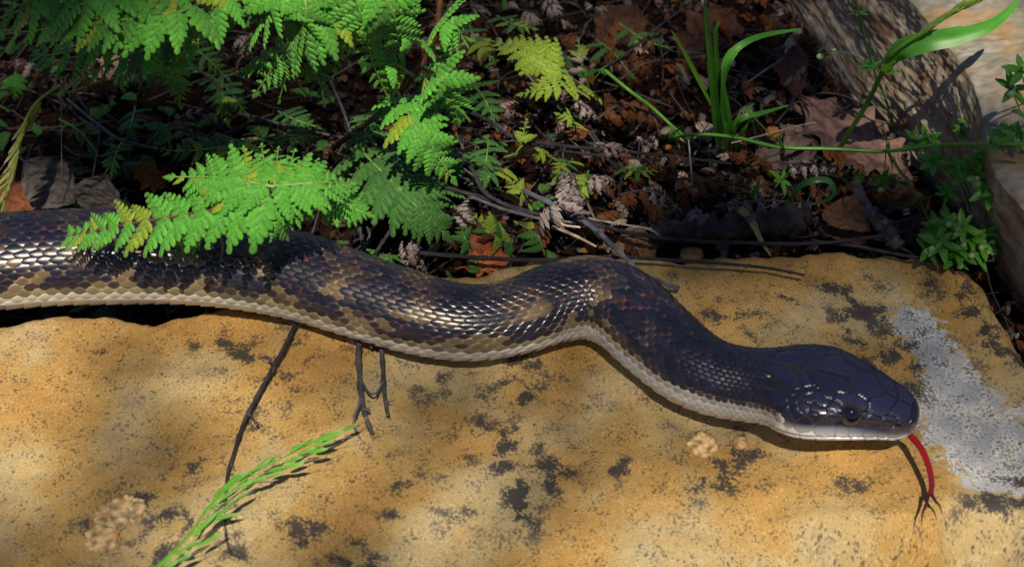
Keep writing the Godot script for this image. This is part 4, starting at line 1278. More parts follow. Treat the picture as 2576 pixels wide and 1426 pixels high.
# ---------------------------------------------------------------- dead leaves
# outline: [distance along the midrib, half width] in shares of the length
func leaf(label: String, base: Vector3, tip: Vector3, width: float, outline: Array, col: Color, face: Vector3, curl: float, cup: float, group := "") -> void:
	var t := thing("dead_leaf", label, "dead leaf", base, group)
	var x := tip - base
	var ln := x.length()
	x /= ln
	var y := (face - x * face.dot(x)).normalized()
	var z := x.cross(y)
	var a := Acc.new()
	var rows := 64
	var cols := 25
	var off := rr(0, 50)
	for side in 2:                                          # upper and under face, 0.25 mm apart
		var first := a.v.size()
		for i in rows + 1:
			var f := float(i) / rows
			var hw := 0.0
			for k in outline.size() - 1:
				if f >= outline[k][0] and f <= outline[k + 1][0]:
					hw = lerpf(outline[k][1], outline[k + 1][1], (f - outline[k][0]) / (outline[k + 1][0] - outline[k][0]))
			for j in cols:
				var u := j / float(cols - 1) * 2.0 - 1.0
				var w := hw * width * (1.0 + 0.14 * nz2.get_noise_2d(f * 9.0 + off, signf(u) * 3.0) * absf(u))
				var yy := curl * ln * (f - f * f) * 1.6 + cup * width * u * u * hw + width * 0.14 * nz2.get_noise_2d(f * 4.0 + off, u * 1.6)
				yy -= width * 0.035 * exp(-u * u * 90.0)
				var vein := 0.0
				var vv := fposmod(f * 9.0 - absf(u) * 1.2, 1.0)
				vein = exp(-pow((vv - 0.5) / 0.06, 2.0)) * 0.6
				yy -= vein * width * 0.014
				var c := col * (1.0 + 0.45 * nz2.get_noise_2d(f * 7.0 + off, u * 3.0 + off) + 0.25 * nz2.get_noise_2d(f * 40.0, u * 20.0 + off))
				c = c.lerp(col * 1.5, maxf(vein * 0.35, exp(-u * u * 160.0) * 0.7))
				a.add(x * (ln * f) + z * (u * w) + y * (yy - side * 0.00025), Color(c.r, c.g, c.b))
		a.grid(first, rows + 1, cols, side == 1)
	part(t, "blade", a.done(), mats.dry)
	var s := Acc.new()
	tube(s, PackedVector3Array([-x * ln * 0.16 - y * 0.001, -x * ln * 0.06, x * ln * 0.02]), 0.28, 0.22, col * 0.7, 0.1, 6, 0.0008)
	part(t, "stalk", s.done(), mats.twig)

func leaves() -> void:
	var oak := [[0.0, 0.02], [0.08, 0.22], [0.20, 0.40], [0.27, 0.84], [0.33, 0.62], [0.41, 0.50], [0.50, 0.72], [0.57, 1.0], [0.62, 0.66], [0.70, 0.46], [0.77, 0.52], [0.81, 0.62], [0.86, 0.30], [0.93, 0.15], [1.0, 0.01]]
	var oval := [[0.0, 0.05], [0.2, 0.65], [0.45, 1.0], [0.75, 0.72], [0.93, 0.25], [1.0, 0.01]]
	var up := Vector3(0, 0.85, 0.5)
	leaf("large pinkish brown lobed dead leaf leaning on the boulder's foot", gp(2300, 470, -6), gp(2008, 240, 8), 0.0125, oak, Color(0.215, 0.13, 0.11), Vector3(-0.2, 0.75, 0.65), 0.05, -0.40)
	leaf("grey dead leaf with torn pale tip behind the snake's left coil", gp(60, 405, 2), gp(188, 512, -10), 0.0085, oval, Color(0.135, 0.118, 0.110), Vector3(-0.2, 0.7, 0.6), 0.02, 0.2)
	leaf("smaller grey dead leaf between the left coil and the dark gap", gp(265, 440, 2), gp(235, 545, -12), 0.0075, oval, Color(0.12, 0.105, 0.10), Vector3(0.1, 0.6, 0.75), 0.02, 0.2)
	leaf("rust-brown dead leaf low at the left edge of the picture", gp(-30, 470, -10), gp(110, 530, -12), 0.008, oak, Color(0.23, 0.085, 0.04), up, 0.04, 0.2)
	leaf("bright orange torn dead leaf behind the dip of the snake", gp(1165, 672, -4), gp(1290, 650, -2), 0.0052, oak, Color(0.50, 0.145, 0.05), Vector3(0, 0.8, 0.6), 0.02, 0.2)
	leaf("red-brown dead leaf behind the orange one", gp(1250, 630, -3), gp(1150, 600, 0), 0.0055, oak, Color(0.25, 0.07, 0.035), up, 0.06, 0.3)
	leaf("curled tan dead leaf beside the knobby stick", gp(2070, 530, 0), gp(2190, 580, 2), 0.0060, oval, Color(0.22, 0.115, 0.055), Vector3(0.2, 0.8, 0.6), 0.12, 0.6)
	leaf("long brown folded dead leaf under the curled tan one", gp(2060, 555, -4), gp(2180, 615, -3), 0.0055, oval, Color(0.16, 0.075, 0.05), up, 0.08, 0.7)
	leaf("dark brown dead leaf with pale rim under the hanging white fruit", gp(2170, 445, -4), gp(2330, 520, -2), 0.0085, oak, Color(0.10, 0.062, 0.045), up, 0.05, -0.4)
	leaf("reddish dead leaf wedged at the boulder's dark corner", gp(1985, 110, -6), gp(2010, 250, -4), 0.0060, oval, Color(0.11, 0.04, 0.028), Vector3(-0.3, 0.6, 0.7), 0.05, 0.3)
	leaf("broad dull reddish dead leaf at the back, behind the tall blades", gp(1700, 190, -10), gp(1850, 20, -4), 0.0130, oak, Color(0.085, 0.040, 0.028), Vector3(0.1, 0.75, 0.6), 0.04, 0.2)
	leaf("brown dead leaf at the top edge left of the tall blades", gp(1520, 150, -10), gp(1600, 10, -4), 0.0095, oval, Color(0.07, 0.033, 0.02), up, 0.05, 0.2)
	leaf("pale brown dead leaf lying under the grass clump", gp(1890, 420, -8), gp(2060, 360, -4), 0.0085, oval, Color(0.13, 0.095, 0.085), up, 0.03, 0.2)
	leaf("crumpled purplish dead leaf near the clumped bedstraw", gp(2270, 560, -6), gp(2400, 610, -4), 0.0070, oak, Color(0.13, 0.085, 0.08), up, 0.08, 0.4)
	leaf("brown dead leaf under the long dark twig in the middle", gp(1540, 640, -5), gp(1660, 610, -3), 0.0060, oval, Color(0.22, 0.135, 0.07), up, 0.04, 0.3)
	leaf("dull orange dead leaf in the dark under the olive fern", gp(420, 470, -14), gp(330, 420, -6), 0.0055, oak, Color(0.28, 0.10, 0.03), up, 0.06, 0.3)
	leaf("tan dead leaf scrap on the soil left of the gap", gp(60, 505, -12), gp(150, 480, -8), 0.0050, oval, Color(0.30, 0.17, 0.10), up, 0.06, 0.3)
	leaf("pale dead leaf scrap under the broad fern", gp(210, 190, -6), gp(330, 150, 0), 0.0060, oak, Color(0.34, 0.23, 0.17), up, 0.06, 0.3)
	leaf("dark dead leaf in the shade right of the hairy stalk", gp(1140, 160, -14), gp(1250, 110, -6), 0.0080, oak, Color(0.11, 0.055, 0.035), up, 0.05, 0.3)
	leaf("curled light brown dead leaf right of the rusty pebble", gp(2020, 330, -6), gp(1975, 390, -2), 0.0050, oval, Color(0.24, 0.16, 0.12), up, 0.10, 0.6)

# ---------------------------------------------------------------- grasses
func blade(parent: Node3D, called: String, list: Array, width: float, col: Color, face := Vector3(0, 0.7, 0.75), fold := 0.25, widest := 0.35) -> void:
	var p := pts(list)
	var a := Acc.new()
	var n := 60
	for side in 2:
		var first := a.v.size()
		for i in n + 1:
			var t := float(i) / n
			var c := spline(p, t)
			var d := (spline(p, minf(1.0, t + 0.02)) - spline(p, maxf(0.0, t - 0.02))).normalized()
			var y := (face - d * face.dot(d)).normalized()
			var z := d.cross(y)
			var w := width * 0.5 * 0.000109 * (lerpf(0.55, 1.0, smoothstep(0.0, widest, t)) * pow(maxf(0.0, 1.0 - t), 0.45 if t > 0.6 else 0.25))
			for j in 7:
				var u := j / 3.0 - 1.0
				var cc := col * (1.0 + 0.12 * sin(u * 9.0) + 0.25 * nz2.get_noise_2d(t * 4.0, u + width))
				a.add(c + z * (u * w) + y * (absf(u) * w * fold - side * 0.00012) - parent.position, Color(cc.r, cc.g, cc.b))
		a.grid(first, n + 1, 7, side == 1)
	part(parent, called, a.done(), mats.blade)

func stem(parent: Node3D, called: String, list: Array, r0: float, r1: float, col: Color) -> void:
	var a := Acc.new()
	tube(a, pts(list), r0, r1, col, 0.06, 7, 0.0015, parent.position, 0.12)
	part(parent, called, a.done(), mats.blade)

func spikelet(parent: Node3D, a: Vector3, b: Vector3, w: float, col: Color, tipcol: Color, awn := 0.0) -> void:
	var acc := Acc.new()
	var x := (b - a)
	var ln := x.length()
	x /= ln
	var y := (Vector3(0, 1, 0.3) - x * x.dot(Vector3(0, 1, 0.3))).normalized()
	var z := x.cross(y)
	for g in 3:                                             # overlapping husks
		var s := [0.0, 0.22, 0.10][g] as float
		var off: float = [0.0, 0.35, -0.4][g]
		var first := acc.v.size()
		for i in 9:
			var t := i / 8.0
			var r := w * pow(sin(PI * pow(t * 0.96 + 0.02, 0.7)), 0.8) * (0.8 if g else 1.0)
			for j in 9:
				var an := TAU * j / 8.0
				var c := col.lerp(tipcol, smoothstep(0.45, 1.0, t)) * (1.0 + 0.15 * sin(an * 4.0))
				acc.add(a - parent.position + x * ln * (s + t * (1.0 - s) * (0.85 if g == 2 else 1.0)) + z * (cos(an) * r + off * w * (0.3 + t)) + y * sin(an) * r * 0.8, Color(c.r, c.g, c.b))
		acc.grid(first, 9, 9, true)
	if awn > 0.0:
		for q in 2:
			var e := PackedVector3Array([b - x * ln * 0.2, b + x * awn * 0.5 + z * rr(-0.1, 0.1) * awn, b + x * awn + z * rr(-0.15, 0.25) * awn - y * rr(0.0, 0.2) * awn])
			tube(acc, e, 0.045, 0.02, Color(0.40, 0.34, 0.14), 0.0, 4, 0.002, parent.position, 0.0)
	part(parent, "spikelet", acc.done(), mats.fern)

func grasses() -> void:
	var green := Color(0.11, 0.36, 0.020)
	var t := thing("grass_spike", "green grass seed head lying across the slab in front of the snake", "grass", gp(300, 1520, 4))
	var z := func(x: float, y: float, h: float) -> Array: return [391.0 + x * 0.2684, 1043.0 + y * 0.2684, h]
	stem(t, "stalk", [[300, 1520, 5], z.call(0, 1440, 7), z.call(300, 1150, 8.5), z.call(450, 930, 9), z.call(600, 760, 9.5), z.call(900, 540, 10), z.call(1200, 400, 10), z.call(1500, 240, 9), z.call(1760, 150, 8)], 0.36, 0.10, green)
	stem(t, "branch", [z.call(100, 1360, 7), z.call(250, 1280, 7.5), z.call(430, 1200, 7.5)], 0.16, 0.08, green)
	stem(t, "branch", [z.call(430, 960, 9), z.call(560, 880, 9), z.call(720, 780, 9)], 0.14, 0.08, green)
	stem(t, "branch", [z.call(280, 1170, 8.5), z.call(430, 1050, 8.5), z.call(560, 980, 8.5)], 0.14, 0.08, green)
	stem(t, "branch", [z.call(880, 560, 10), z.call(1060, 540, 10), z.call(1240, 480, 9.5)], 0.14, 0.08, green)
	for s in [[1740, 155, 1840, 108], [1480, 250, 1640, 180], [1560, 245, 1700, 178], [1470, 292, 1605, 262], [1370, 305, 1470, 245], [1330, 380, 1445, 328], [1435, 357, 1558, 328], [1262, 352, 1355, 285], [1215, 450, 1335, 406], [1215, 498, 1348, 458], [1055, 528, 1215, 488], [885, 558, 1015, 462], [1025, 592, 1160, 540], [900, 632, 1015, 585], [795, 642, 885, 555], [765, 692, 875, 636], [640, 702, 748, 592], [540, 778, 645, 682], [685, 742, 785, 675], [560, 834, 695, 735], [695, 842, 825, 750], [595, 947, 705, 835], [445, 914, 555, 835], [465, 998, 575, 925], [525, 992, 685, 948], [345, 1138, 475, 1015], [395, 1105, 525, 995], [245, 1278, 385, 1195], [390, 1242, 575, 1132], [25, 1425, 135, 1345], [155, 1404, 285, 1335], [175, 1302, 265, 1285], [60, 1470, 160, 1400], [700, 640, 800, 570], [980, 470, 1080, 420]]:
		var h := rr(8.0, 10.5)
		var a: Array = z.call(s[0], s[1], h)
		var b: Array = z.call(s[2], s[3], h + rr(-0.5, 1.0))
		var ga := gp(a[0], a[1], a[2])
		var gb := gp(b[0], b[1], b[2])
		spikelet(t, ga, gb + (gb - ga) * rr(0.3, 0.7), rr(0.00046, 0.00060), green * rr(0.85, 1.15), Color(0.26, 0.46, 0.14), rr(0.004, 0.014))
	t = thing("grass_spike", "yellow-green grass seed head drooping at the left edge", "grass", gp(100, 250, 20))
	var yel := Color(0.26, 0.33, 0.03)
	stem(t, "stalk", [[150, 215, 28], [95, 255, 30], [62, 310, 28], [40, 400, 18], [10, 500, 4], [-20, 580, -4]], 0.5, 0.3, yel)
	for k in 46:
		var f := k / 45.0
		var c := spline(pts([[105, 250, 30], [66, 310, 28], [44, 390, 20], [24, 450, 12], [0, 530, 2]]), f)
		var e := c + (gp(30, 440, 10) - gp(70, 340, 24)).normalized() * rr(0.006, 0.009) + Vector3(rr(-0.0028, 0.0028), rr(-0.001, 0.002), rr(-0.001, 0.001)) * (0.4 + f)
		spikelet(t, c + Vector3(rr(-0.0005, 0.0005), 0, 0), e, rr(0.00045, 0.0006), yel.lerp(Color(0.42, 0.42, 0.12), f), Color(0.62, 0.58, 0.36), rr(0.003, 0.008) if f > 0.4 else 0.0)
	# the clump of blades before the boulder
	var g2 := Color(0.060, 0.235, 0.022)
	t = thing("grass_clump", "clump of tall upright green grass blades left of the boulder", "grass", gp(1815, 400, -10))
	blade(t, "grass_blade", [[1812, 402, -9], [1803, 320, 14], [1792, 200, 40], [1780, 90, 60], [1773, 10, 74]], 26, g2)
	blade(t, "grass_blade", [[1842, 396, -9], [1826, 320, 12], [1808, 200, 36], [1800, 90, 56], [1810, 50, 62]], 20, g2 * 0.9)
	blade(t, "grass_blade", [[1818, 398, -9], [1812, 300, 16], [1820, 190, 38], [1845, 130, 46], [1910, 92, 48], [2018, 72, 44]], 30, Color(0.075, 0.28, 0.03), Vector3(0.2, 0.8, 0.5))
	blade(t, "grass_blade", [[1790, 265, 6], [1752, 190, 18], [1715, 120, 30], [1688, 75, 38]], 14, Color(0.13, 0.33, 0.03))
	blade(t, "grass_blade", [[1850, 400, -9], [1848, 340, 6], [1862, 300, 14], [1915, 285, 15], [1985, 264, 12]], 24, g2, Vector3(0.1, 0.85, 0.5))
	blade(t, "grass_blade", [[1830, 400, -9], [1832, 330, 10], [1818, 230, 28], [1822, 150, 42]], 30, g2 * 1.05)
	blade(t, "grass_blade", [[1822, 402, -9], [1800, 250, 22], [1778, 130, 44]], 16, Color(0.09, 0.25, 0.03))
	blade(t, "grass_blade", [[1840, 400, -9], [1868, 330, 8], [1890, 300, 12]], 14, g2)
	# tall grass with a seed head before the boulder
	t = thing("grass_stalk", "tall grass stalk with one broad leaf and a seed head in front of the boulder", "grass", gp(2095, 410, -10))
	stem(t, "stalk", [[2092, 415, -9], [2120, 360, 4], [2180, 262, 24], [2225, 170, 42], [2250, 130, 50], [2330, 75, 58], [2400, 30, 64], [2450, 8, 66]], 0.85, 0.42, Color(0.12, 0.30, 0.03))
	blade(t, "grass_blade", [[2222, 175, 42], [2262, 128, 50], [2330, 105, 54], [2420, 88, 56], [2500, 58, 58], [2566, 0, 60]], 58, Color(0.075, 0.30, 0.035), Vector3(0.1, 0.6, 0.8), 0.18, 0.3)
	blade(t, "grass_blade", [[2222, 180, 42], [2240, 150, 46], [2275, 135, 48]], 34, Color(0.11, 0.28, 0.02))
	blade(t, "grass_blade", [[2224, 180, 41], [2250, 182, 42], [2262, 178, 42]], 12, Color(0.11, 0.30, 0.02))
	for k in 22:
		var f := k / 21.0
		var c := spline(pts([[2295, 100, 54], [2350, 60, 59], [2410, 25, 64], [2450, 8, 66]]), f)
		var e := c + (gp(2420, 18, 66) - gp(2350, 60, 59)).normalized() * 0.0065 + Vector3(rr(-0.001, 0.001), rr(-0.0012, 0.0016), rr(-0.001, 0.001))
		spikelet(t, c, e, rr(0.0006, 0.0008), Color(0.13, 0.26, 0.02), Color(0.22, 0.30, 0.04))
	# loose blades in the litter
	t = thing("grass_blade_loose", "curled blue-green grass blade forming a hook in the litter", "grass blade", gp(1995, 490, -2))
	blade(t, "grass_blade", [[1992, 520, -2], [2000, 480, 6], [2040, 455, 12], [2085, 455, 12], [2098, 485, 8], [2075, 505, 4], [2040, 512, 1]], 18, Color(0.045, 0.16, 0.05), Vector3(-0.2, 0.5, 0.8))
	t = thing("grass_blade_loose", "half withered grass blade bending down in front of the log", "grass blade", gp(1830, 540, -2))
	blade(t, "grass_blade", [[1830, 545, -2], [1860, 528, 8], [1890, 555, 8], [1912, 600, 5], [1940, 645, 1]], 22, Color(0.24, 0.22, 0.07))
	t = thing("grass_blade_loose", "short green grass blade pointing left below the dead frond", "grass blade", gp(1840, 550, -3))
	blade(t, "grass_blade", [[1970, 535, 2], [1900, 545, 4], [1850, 550, 3], [1815, 565, 0]], 22, Color(0.09, 0.24, 0.02), Vector3(0, 0.8, 0.6))
	t = thing("grass_blade_loose", "slim green grass blade rising left of the curled hook", "grass blade", gp(1850, 540, -3))
	blade(t, "grass_blade", [[1845, 560, -3], [1880, 510, 4], [1905, 470, 10], [1912, 440, 14]], 16, Color(0.07, 0.22, 0.02))

# ---------------------------------------------------------------- bedstraw: whorls of small pointed leaves on thin stems, round pale fruits
var whorl_leaf: ArrayMesh

func whorl(parent: Node3D, at: Vector3, axis: Vector3, n: int, ln: float) -> void:
	if whorl_leaf == null:
		var a := Acc.new()
		for i in 13:
			var t := i / 12.0
			var w := 0.20 * pow(sin(PI * pow(t * 0.97 + 0.01, 0.85)), 0.75)
			for j in 7:
				var u := j / 3.0 - 1.0
				var c := Color(0.070, 0.245, 0.025).lerp(Color(0.12, 0.32, 0.04), maxf(absf(u) * 0.4, exp(-u * u * 30.0) * 0.8))
				a.add(Vector3(t, 0.05 * absf(u) * (w / 0.2) - 0.22 * t * t + 0.012 * sin(t * 20.0) * absf(u), u * w), c)
		a.grid(0, 13, 7, false)
		whorl_leaf = a.done()
	var s := axis.cross(Vector3(0.3, 0.2, 0.9)).normalized()
	var u := s.cross(axis)
	for k in n:
		var an := TAU * k / n + rr(-0.25, 0.25)
		var x := (s * cos(an) + u * sin(an) + axis * rr(0.15, 0.5)).normalized()
		var y := (axis - x * axis.dot(x)).normalized()
		var l := ln * rr(0.8, 1.15)
		part(parent, "leaf", whorl_leaf, mats.blade, Transform3D(Basis(x * l, y * l, x.cross(y) * l), at - parent.position))

func fruit(parent: Node3D, from: Vector3, at: Vector3, r: float) -> void:
	var a := Acc.new()
	tube(a, PackedVector3Array([from, from.lerp(at, 0.5) + Vector3(0.0004, 0.0008, 0), at]), 0.1, 0.1, Color(0.10, 0.27, 0.05), 0.0, 5, 0.001, parent.position, 0.0)
	for i in 9:
		for j in 13:
			var th := PI * i / 8.0
			var ph := TAU * j / 12.0
			var k := r * (1.0 + 0.06 * sin(ph * 6.0) * sin(th * 5.0))
			a.add(at - parent.position + Vector3(sin(th) * cos(ph) * (1.0 + 0.15 * cos(ph) ** 2), cos(th), sin(th) * sin(ph)) * k, Color(0.34, 0.44, 0.22))
	a.grid(a.v.size() - 117, 9, 13, true)
	part(parent, "fruit", a.done(), mats.blade)

func bedstraw() -> void:
	var g := Color(0.090, 0.27, 0.035)
	var t := thing("bedstraw", "long bedstraw stem running level across the litter to the right edge", "wild plant", gp(1690, 345, -4))
	stem(t, "stem", [[1690, 345, 2], [1760, 338, 10], [1850, 346, 14], [1960, 370, 16], [2090, 374, 17], [2228, 380, 18], [2350, 366, 28], [2480, 362, 42], [2600, 362, 46]], 0.62, 0.50, g * 1.25)
	whorl(t, gp(1962, 370, 16), Vector3(0.9, 0.3, 0), 4, 0.0058)
	whorl(t, gp(2228, 380, 18), Vector3(0.9, 0.3, 0.1), 5, 0.0066)
	whorl(t, gp(1692, 345, 3), Vector3(0.8, 0.5, 0), 5, 0.0045)
	whorl(t, gp(2490, 362, 43), Vector3(0.8, 0.5, 0.2), 6, 0.0055)
	stem(t, "branch", [[1962, 370, 16], [1930, 330, 22], [1885, 285, 28]], 0.22, 0.14, g)
	whorl(t, gp(1878, 278, 29), Vector3(-0.6, 0.7, -0.2), 5, 0.0026)
	stem(t, "branch", [[2228, 385, 18], [2226, 420, 14], [2222, 440, 11]], 0.22, 0.14, g)
	whorl(t, gp(2222, 440, 11), Vector3(0, -0.3, 0.9), 5, 0.0044)
	fruit(t, gp(2222, 442, 11), gp(2216, 478, 7), 0.0009)
	stem(t, "branch", [[2235, 385, 17], [2290, 470, 8], [2330, 540, 4], [2365, 640, 0]], 0.42, 0.32, g)
	whorl(t, gp(2310, 500, 7), Vector3(0.3, -0.4, 0.8), 4, 0.0055)
	t = thing("bedstraw", "bedstraw stem slanting down left of the grass clump", "wild plant", gp(1530, 180, 10))
	stem(t, "stem", [[1520, 175, 20], [1580, 225, 18], [1640, 270, 12], [1700, 325, 6], [1760, 370, -6]], 0.55, 0.45, g * 1.2)
	whorl(t, gp(1575, 218, 18), Vector3(0.6, -0.4, 0.5), 6, 0.0032)
	whorl(t, gp(1520, 175, 20), Vector3(-0.6, 0.6, -0.3), 6, 0.0036)
	whorl(t, gp(1700, 325, 6), Vector3(0.6, -0.4, 0.5), 6, 0.0040)
	t = thing("bedstraw", "thin upright bedstraw stem in front of the boulder's dark flank", "wild plant", gp(2255, 350, -4))
	stem(t, "stem", [[2262, 360, -4], [2235, 270, 14], [2190, 150, 34], [2165, 50, 50], [2150, -20, 60]], 0.38, 0.30, Color(0.08, 0.24, 0.03))
	whorl(t, gp(2195, 170, 32), Vector3(-0.3, 0.8, -0.2), 6, 0.0052)
	whorl(t, gp(2163, 36, 52), Vector3(-0.2, 0.9, -0.2), 5, 0.0030)
	stem(t, "branch", [[2195, 170, 32], [2150, 140, 38], [2100, 128, 38], [2064, 138, 34]], 0.16, 0.1, g)
	fruit(t, gp(2100, 128, 38), gp(2062, 142, 33), 0.0009)
	stem(t, "branch", [[2200, 172, 32], [2240, 150, 38], [2265, 140, 40]], 0.14, 0.1, g)
	fruit(t, gp(2100, 128, 38), gp(2098, 126, 38), 0.0006)
	fruit(t, gp(2255, 145, 39), gp(2268, 140, 40), 0.0006)
	t = thing("bedstraw", "small bedstraw sprig with a white fruit among the dead fronds", "wild plant", gp(1940, 480, -6))
	stem(t, "stem", [[1930, 520, -6], [1955, 470, 6], [1985, 430, 14]], 0.2, 0.14, g)
	whorl(t, gp(1965, 455, 9), Vector3(0.5, 0.7, 0.3), 5, 0.0046)
	fruit(t, gp(1985, 430, 14), gp(1995, 428, 14), 0.0008)
	t = thing("bedstraw", "bedstraw sprig drooping a green fruit over the knobby stick", "wild plant", gp(2155, 440, 0))
	stem(t, "stem", [[2190, 410, 10], [2165, 432, 10], [2155, 455, 8]], 0.16, 0.12, g)
	whorl(t, gp(2160, 440, 10), Vector3(-0.2, -0.3, 0.9), 4, 0.0032)
	fruit(t, gp(2158, 450, 9), gp(2158, 492, 4), 0.0009)
	var clumps := [["leafy bedstraw clump at the slab's right end, lowest and fullest", 2400, 655, [[2330, 628, 6], [2370, 615, 9], [2410, 640, 6], [2440, 600, 10], [2420, 570, 14], [2380, 560, 14], [2355, 575, 10], [2470, 620, 6], [2395, 650, 4], [2450, 640, 5]], 0.0056],
		["bedstraw sprig halfway up in front of the boulder's flank, above the clump", 2440, 560, [[2400, 420, 28], [2440, 430, 27], [2470, 400, 30], [2480, 440, 26], [2350, 405, 28], [2380, 490, 18]], 0.0052],
		["bedstraw sprig with broad leaves at the right edge", 2560, 520, [[2530, 470, 26], [2490, 480, 24], [2560, 460, 28], [2520, 510, 20], [2580, 500, 22]], 0.0066],
		["bedstraw tuft against the boulder's bright top at the right edge", 2570, 400, [[2530, 340, 38], [2560, 350, 40], [2580, 300, 46], [2545, 225, 56], [2570, 180, 62]], 0.0052],
		["little bedstraw tuft low at the boulder's foot by the right edge", 2500, 650, [[2480, 585, 10], [2500, 600, 8], [2520, 590, 8], [2495, 625, 4]], 0.0045],
		["bedstraw sprig on the boulder's weathered flank", 2400, 380, [[2420, 330, 26], [2440, 315, 28], [2330, 350, 24], [2300, 355, 22]], 0.0040]]
	for c in clumps:
		t = thing("bedstraw", c[0], "wild plant", gp(c[1], c[2], -6))
		for w in c[3]:
			var top := gp(w[0], w[1], w[2])
			var foot := gp(c[1] + rr(-25, 25), c[2] + rr(-5, 20), -6.0)
			var a := Acc.new()
			tube(a, PackedVector3Array([foot, foot.lerp(top, 0.5) + Vector3(rr(-0.002, 0.002), 0.003, 0), top, top + Vector3(0, 0.0015, 0)]), 0.26, 0.16, g, 0.05, 6, 0.0015, t.position, 0.1)
			part(t, "stem", a.done(), mats.blade)
			whorl(t, top, Vector3(rr(-0.4, 0.4), 0.8, rr(0.1, 0.6)).normalized(), 5 + rng.randi() % 2, c[4] * rr(0.75, 1.15))
			if rng.randf() < 0.6: whorl(t, top + Vector3(0, 0.0013, 0), Vector3(rr(-0.4, 0.4), 0.8, rr(0.1, 0.6)).normalized(), 4, c[4] * 0.55)
			if rng.randf() < 0.45: fruit(t, top, top + Vector3(rr(-0.003, 0.003), rr(-0.002, 0.002), rr(0.001, 0.003)), rr(0.0007, 0.0010))

func pebbles() -> void:
	for s in [[1945, 335, 2, 42, 36, Color(0.38, 0.165, 0.05), "rust-orange rounded pebble right of the grass clump"], [1740, 645, -3, 62, 40, Color(0.40, 0.21, 0.08), "tan pebble wedged behind the slab's back edge"], [2010, 335, -3, 34, 40, Color(0.21, 0.15, 0.13), "grey-brown pebble between the orange pebble and the oak leaf"], [2140, 385, -4, 50, 34, Color(0.22, 0.165, 0.15), "pale grey pebble under the level bedstraw stem"], [90, 500, -14, 50, 34, Color(0.30, 0.12, 0.06), "rust-brown stone behind the left coil"], [20, 880, -16, 90, 40, Color(0.10, 0.035, 0.02), "dark red stone in the gap left of the slab"], [1560, 628, -4, 50, 26, Color(0.32, 0.20, 0.11), "pinkish tan pebble behind the raised bend of the snake"], [1660, 560, -6, 60, 36, Color(0.10, 0.085, 0.08), "dark grey pebble under the rust-red frond"], [2470, 700, -12, 50, 40, Color(0.17, 0.12, 0.09), "brown pebble at the corner of slab and boulder"], [1960, 60, -14, 90, 70, Color(0.06, 0.04, 0.035), "dark stone in the shadow beside the boulder"]]:
		var c := gp(s[0], s[1], s[2])
		var t := thing("pebble", s[6], "pebble", c)
		var a := Acc.new()
		var off := rr(0, 50)
		for i in 33:
			for j in 49:
				var th := PI * i / 32.0
				var ph := TAU * (j % 48) / 48.0
				var d := Vector3(sin(th) * cos(ph), cos(th), sin(th) * sin(ph))
				var k := 1.0 + 0.22 * nz2.get_noise_3d(d.x * 0.9 + off, d.y * 0.9, d.z * 0.9) + 0.03 * nz2.get_noise_3d(d.x * 6.0 + off, d.y * 6.0, d.z * 6.0)
				var col: Color = s[5] * (1.0 + 0.5 * nz2.get_noise_3d(d.x * 2.0 + off, d.y * 2.0, d.z * 2.0))
				a.add(Vector3(d.x * s[3] * 0.5, d.y * s[4] * 0.5, d.z * s[3] * 0.5) * 0.000109 * k, Color(col.r, col.g, col.b))
		a.grid(0, 33, 49, true)
		part(t, "stone", a.done(), mat("pebble", Color.WHITE, 0.85, 0.3))

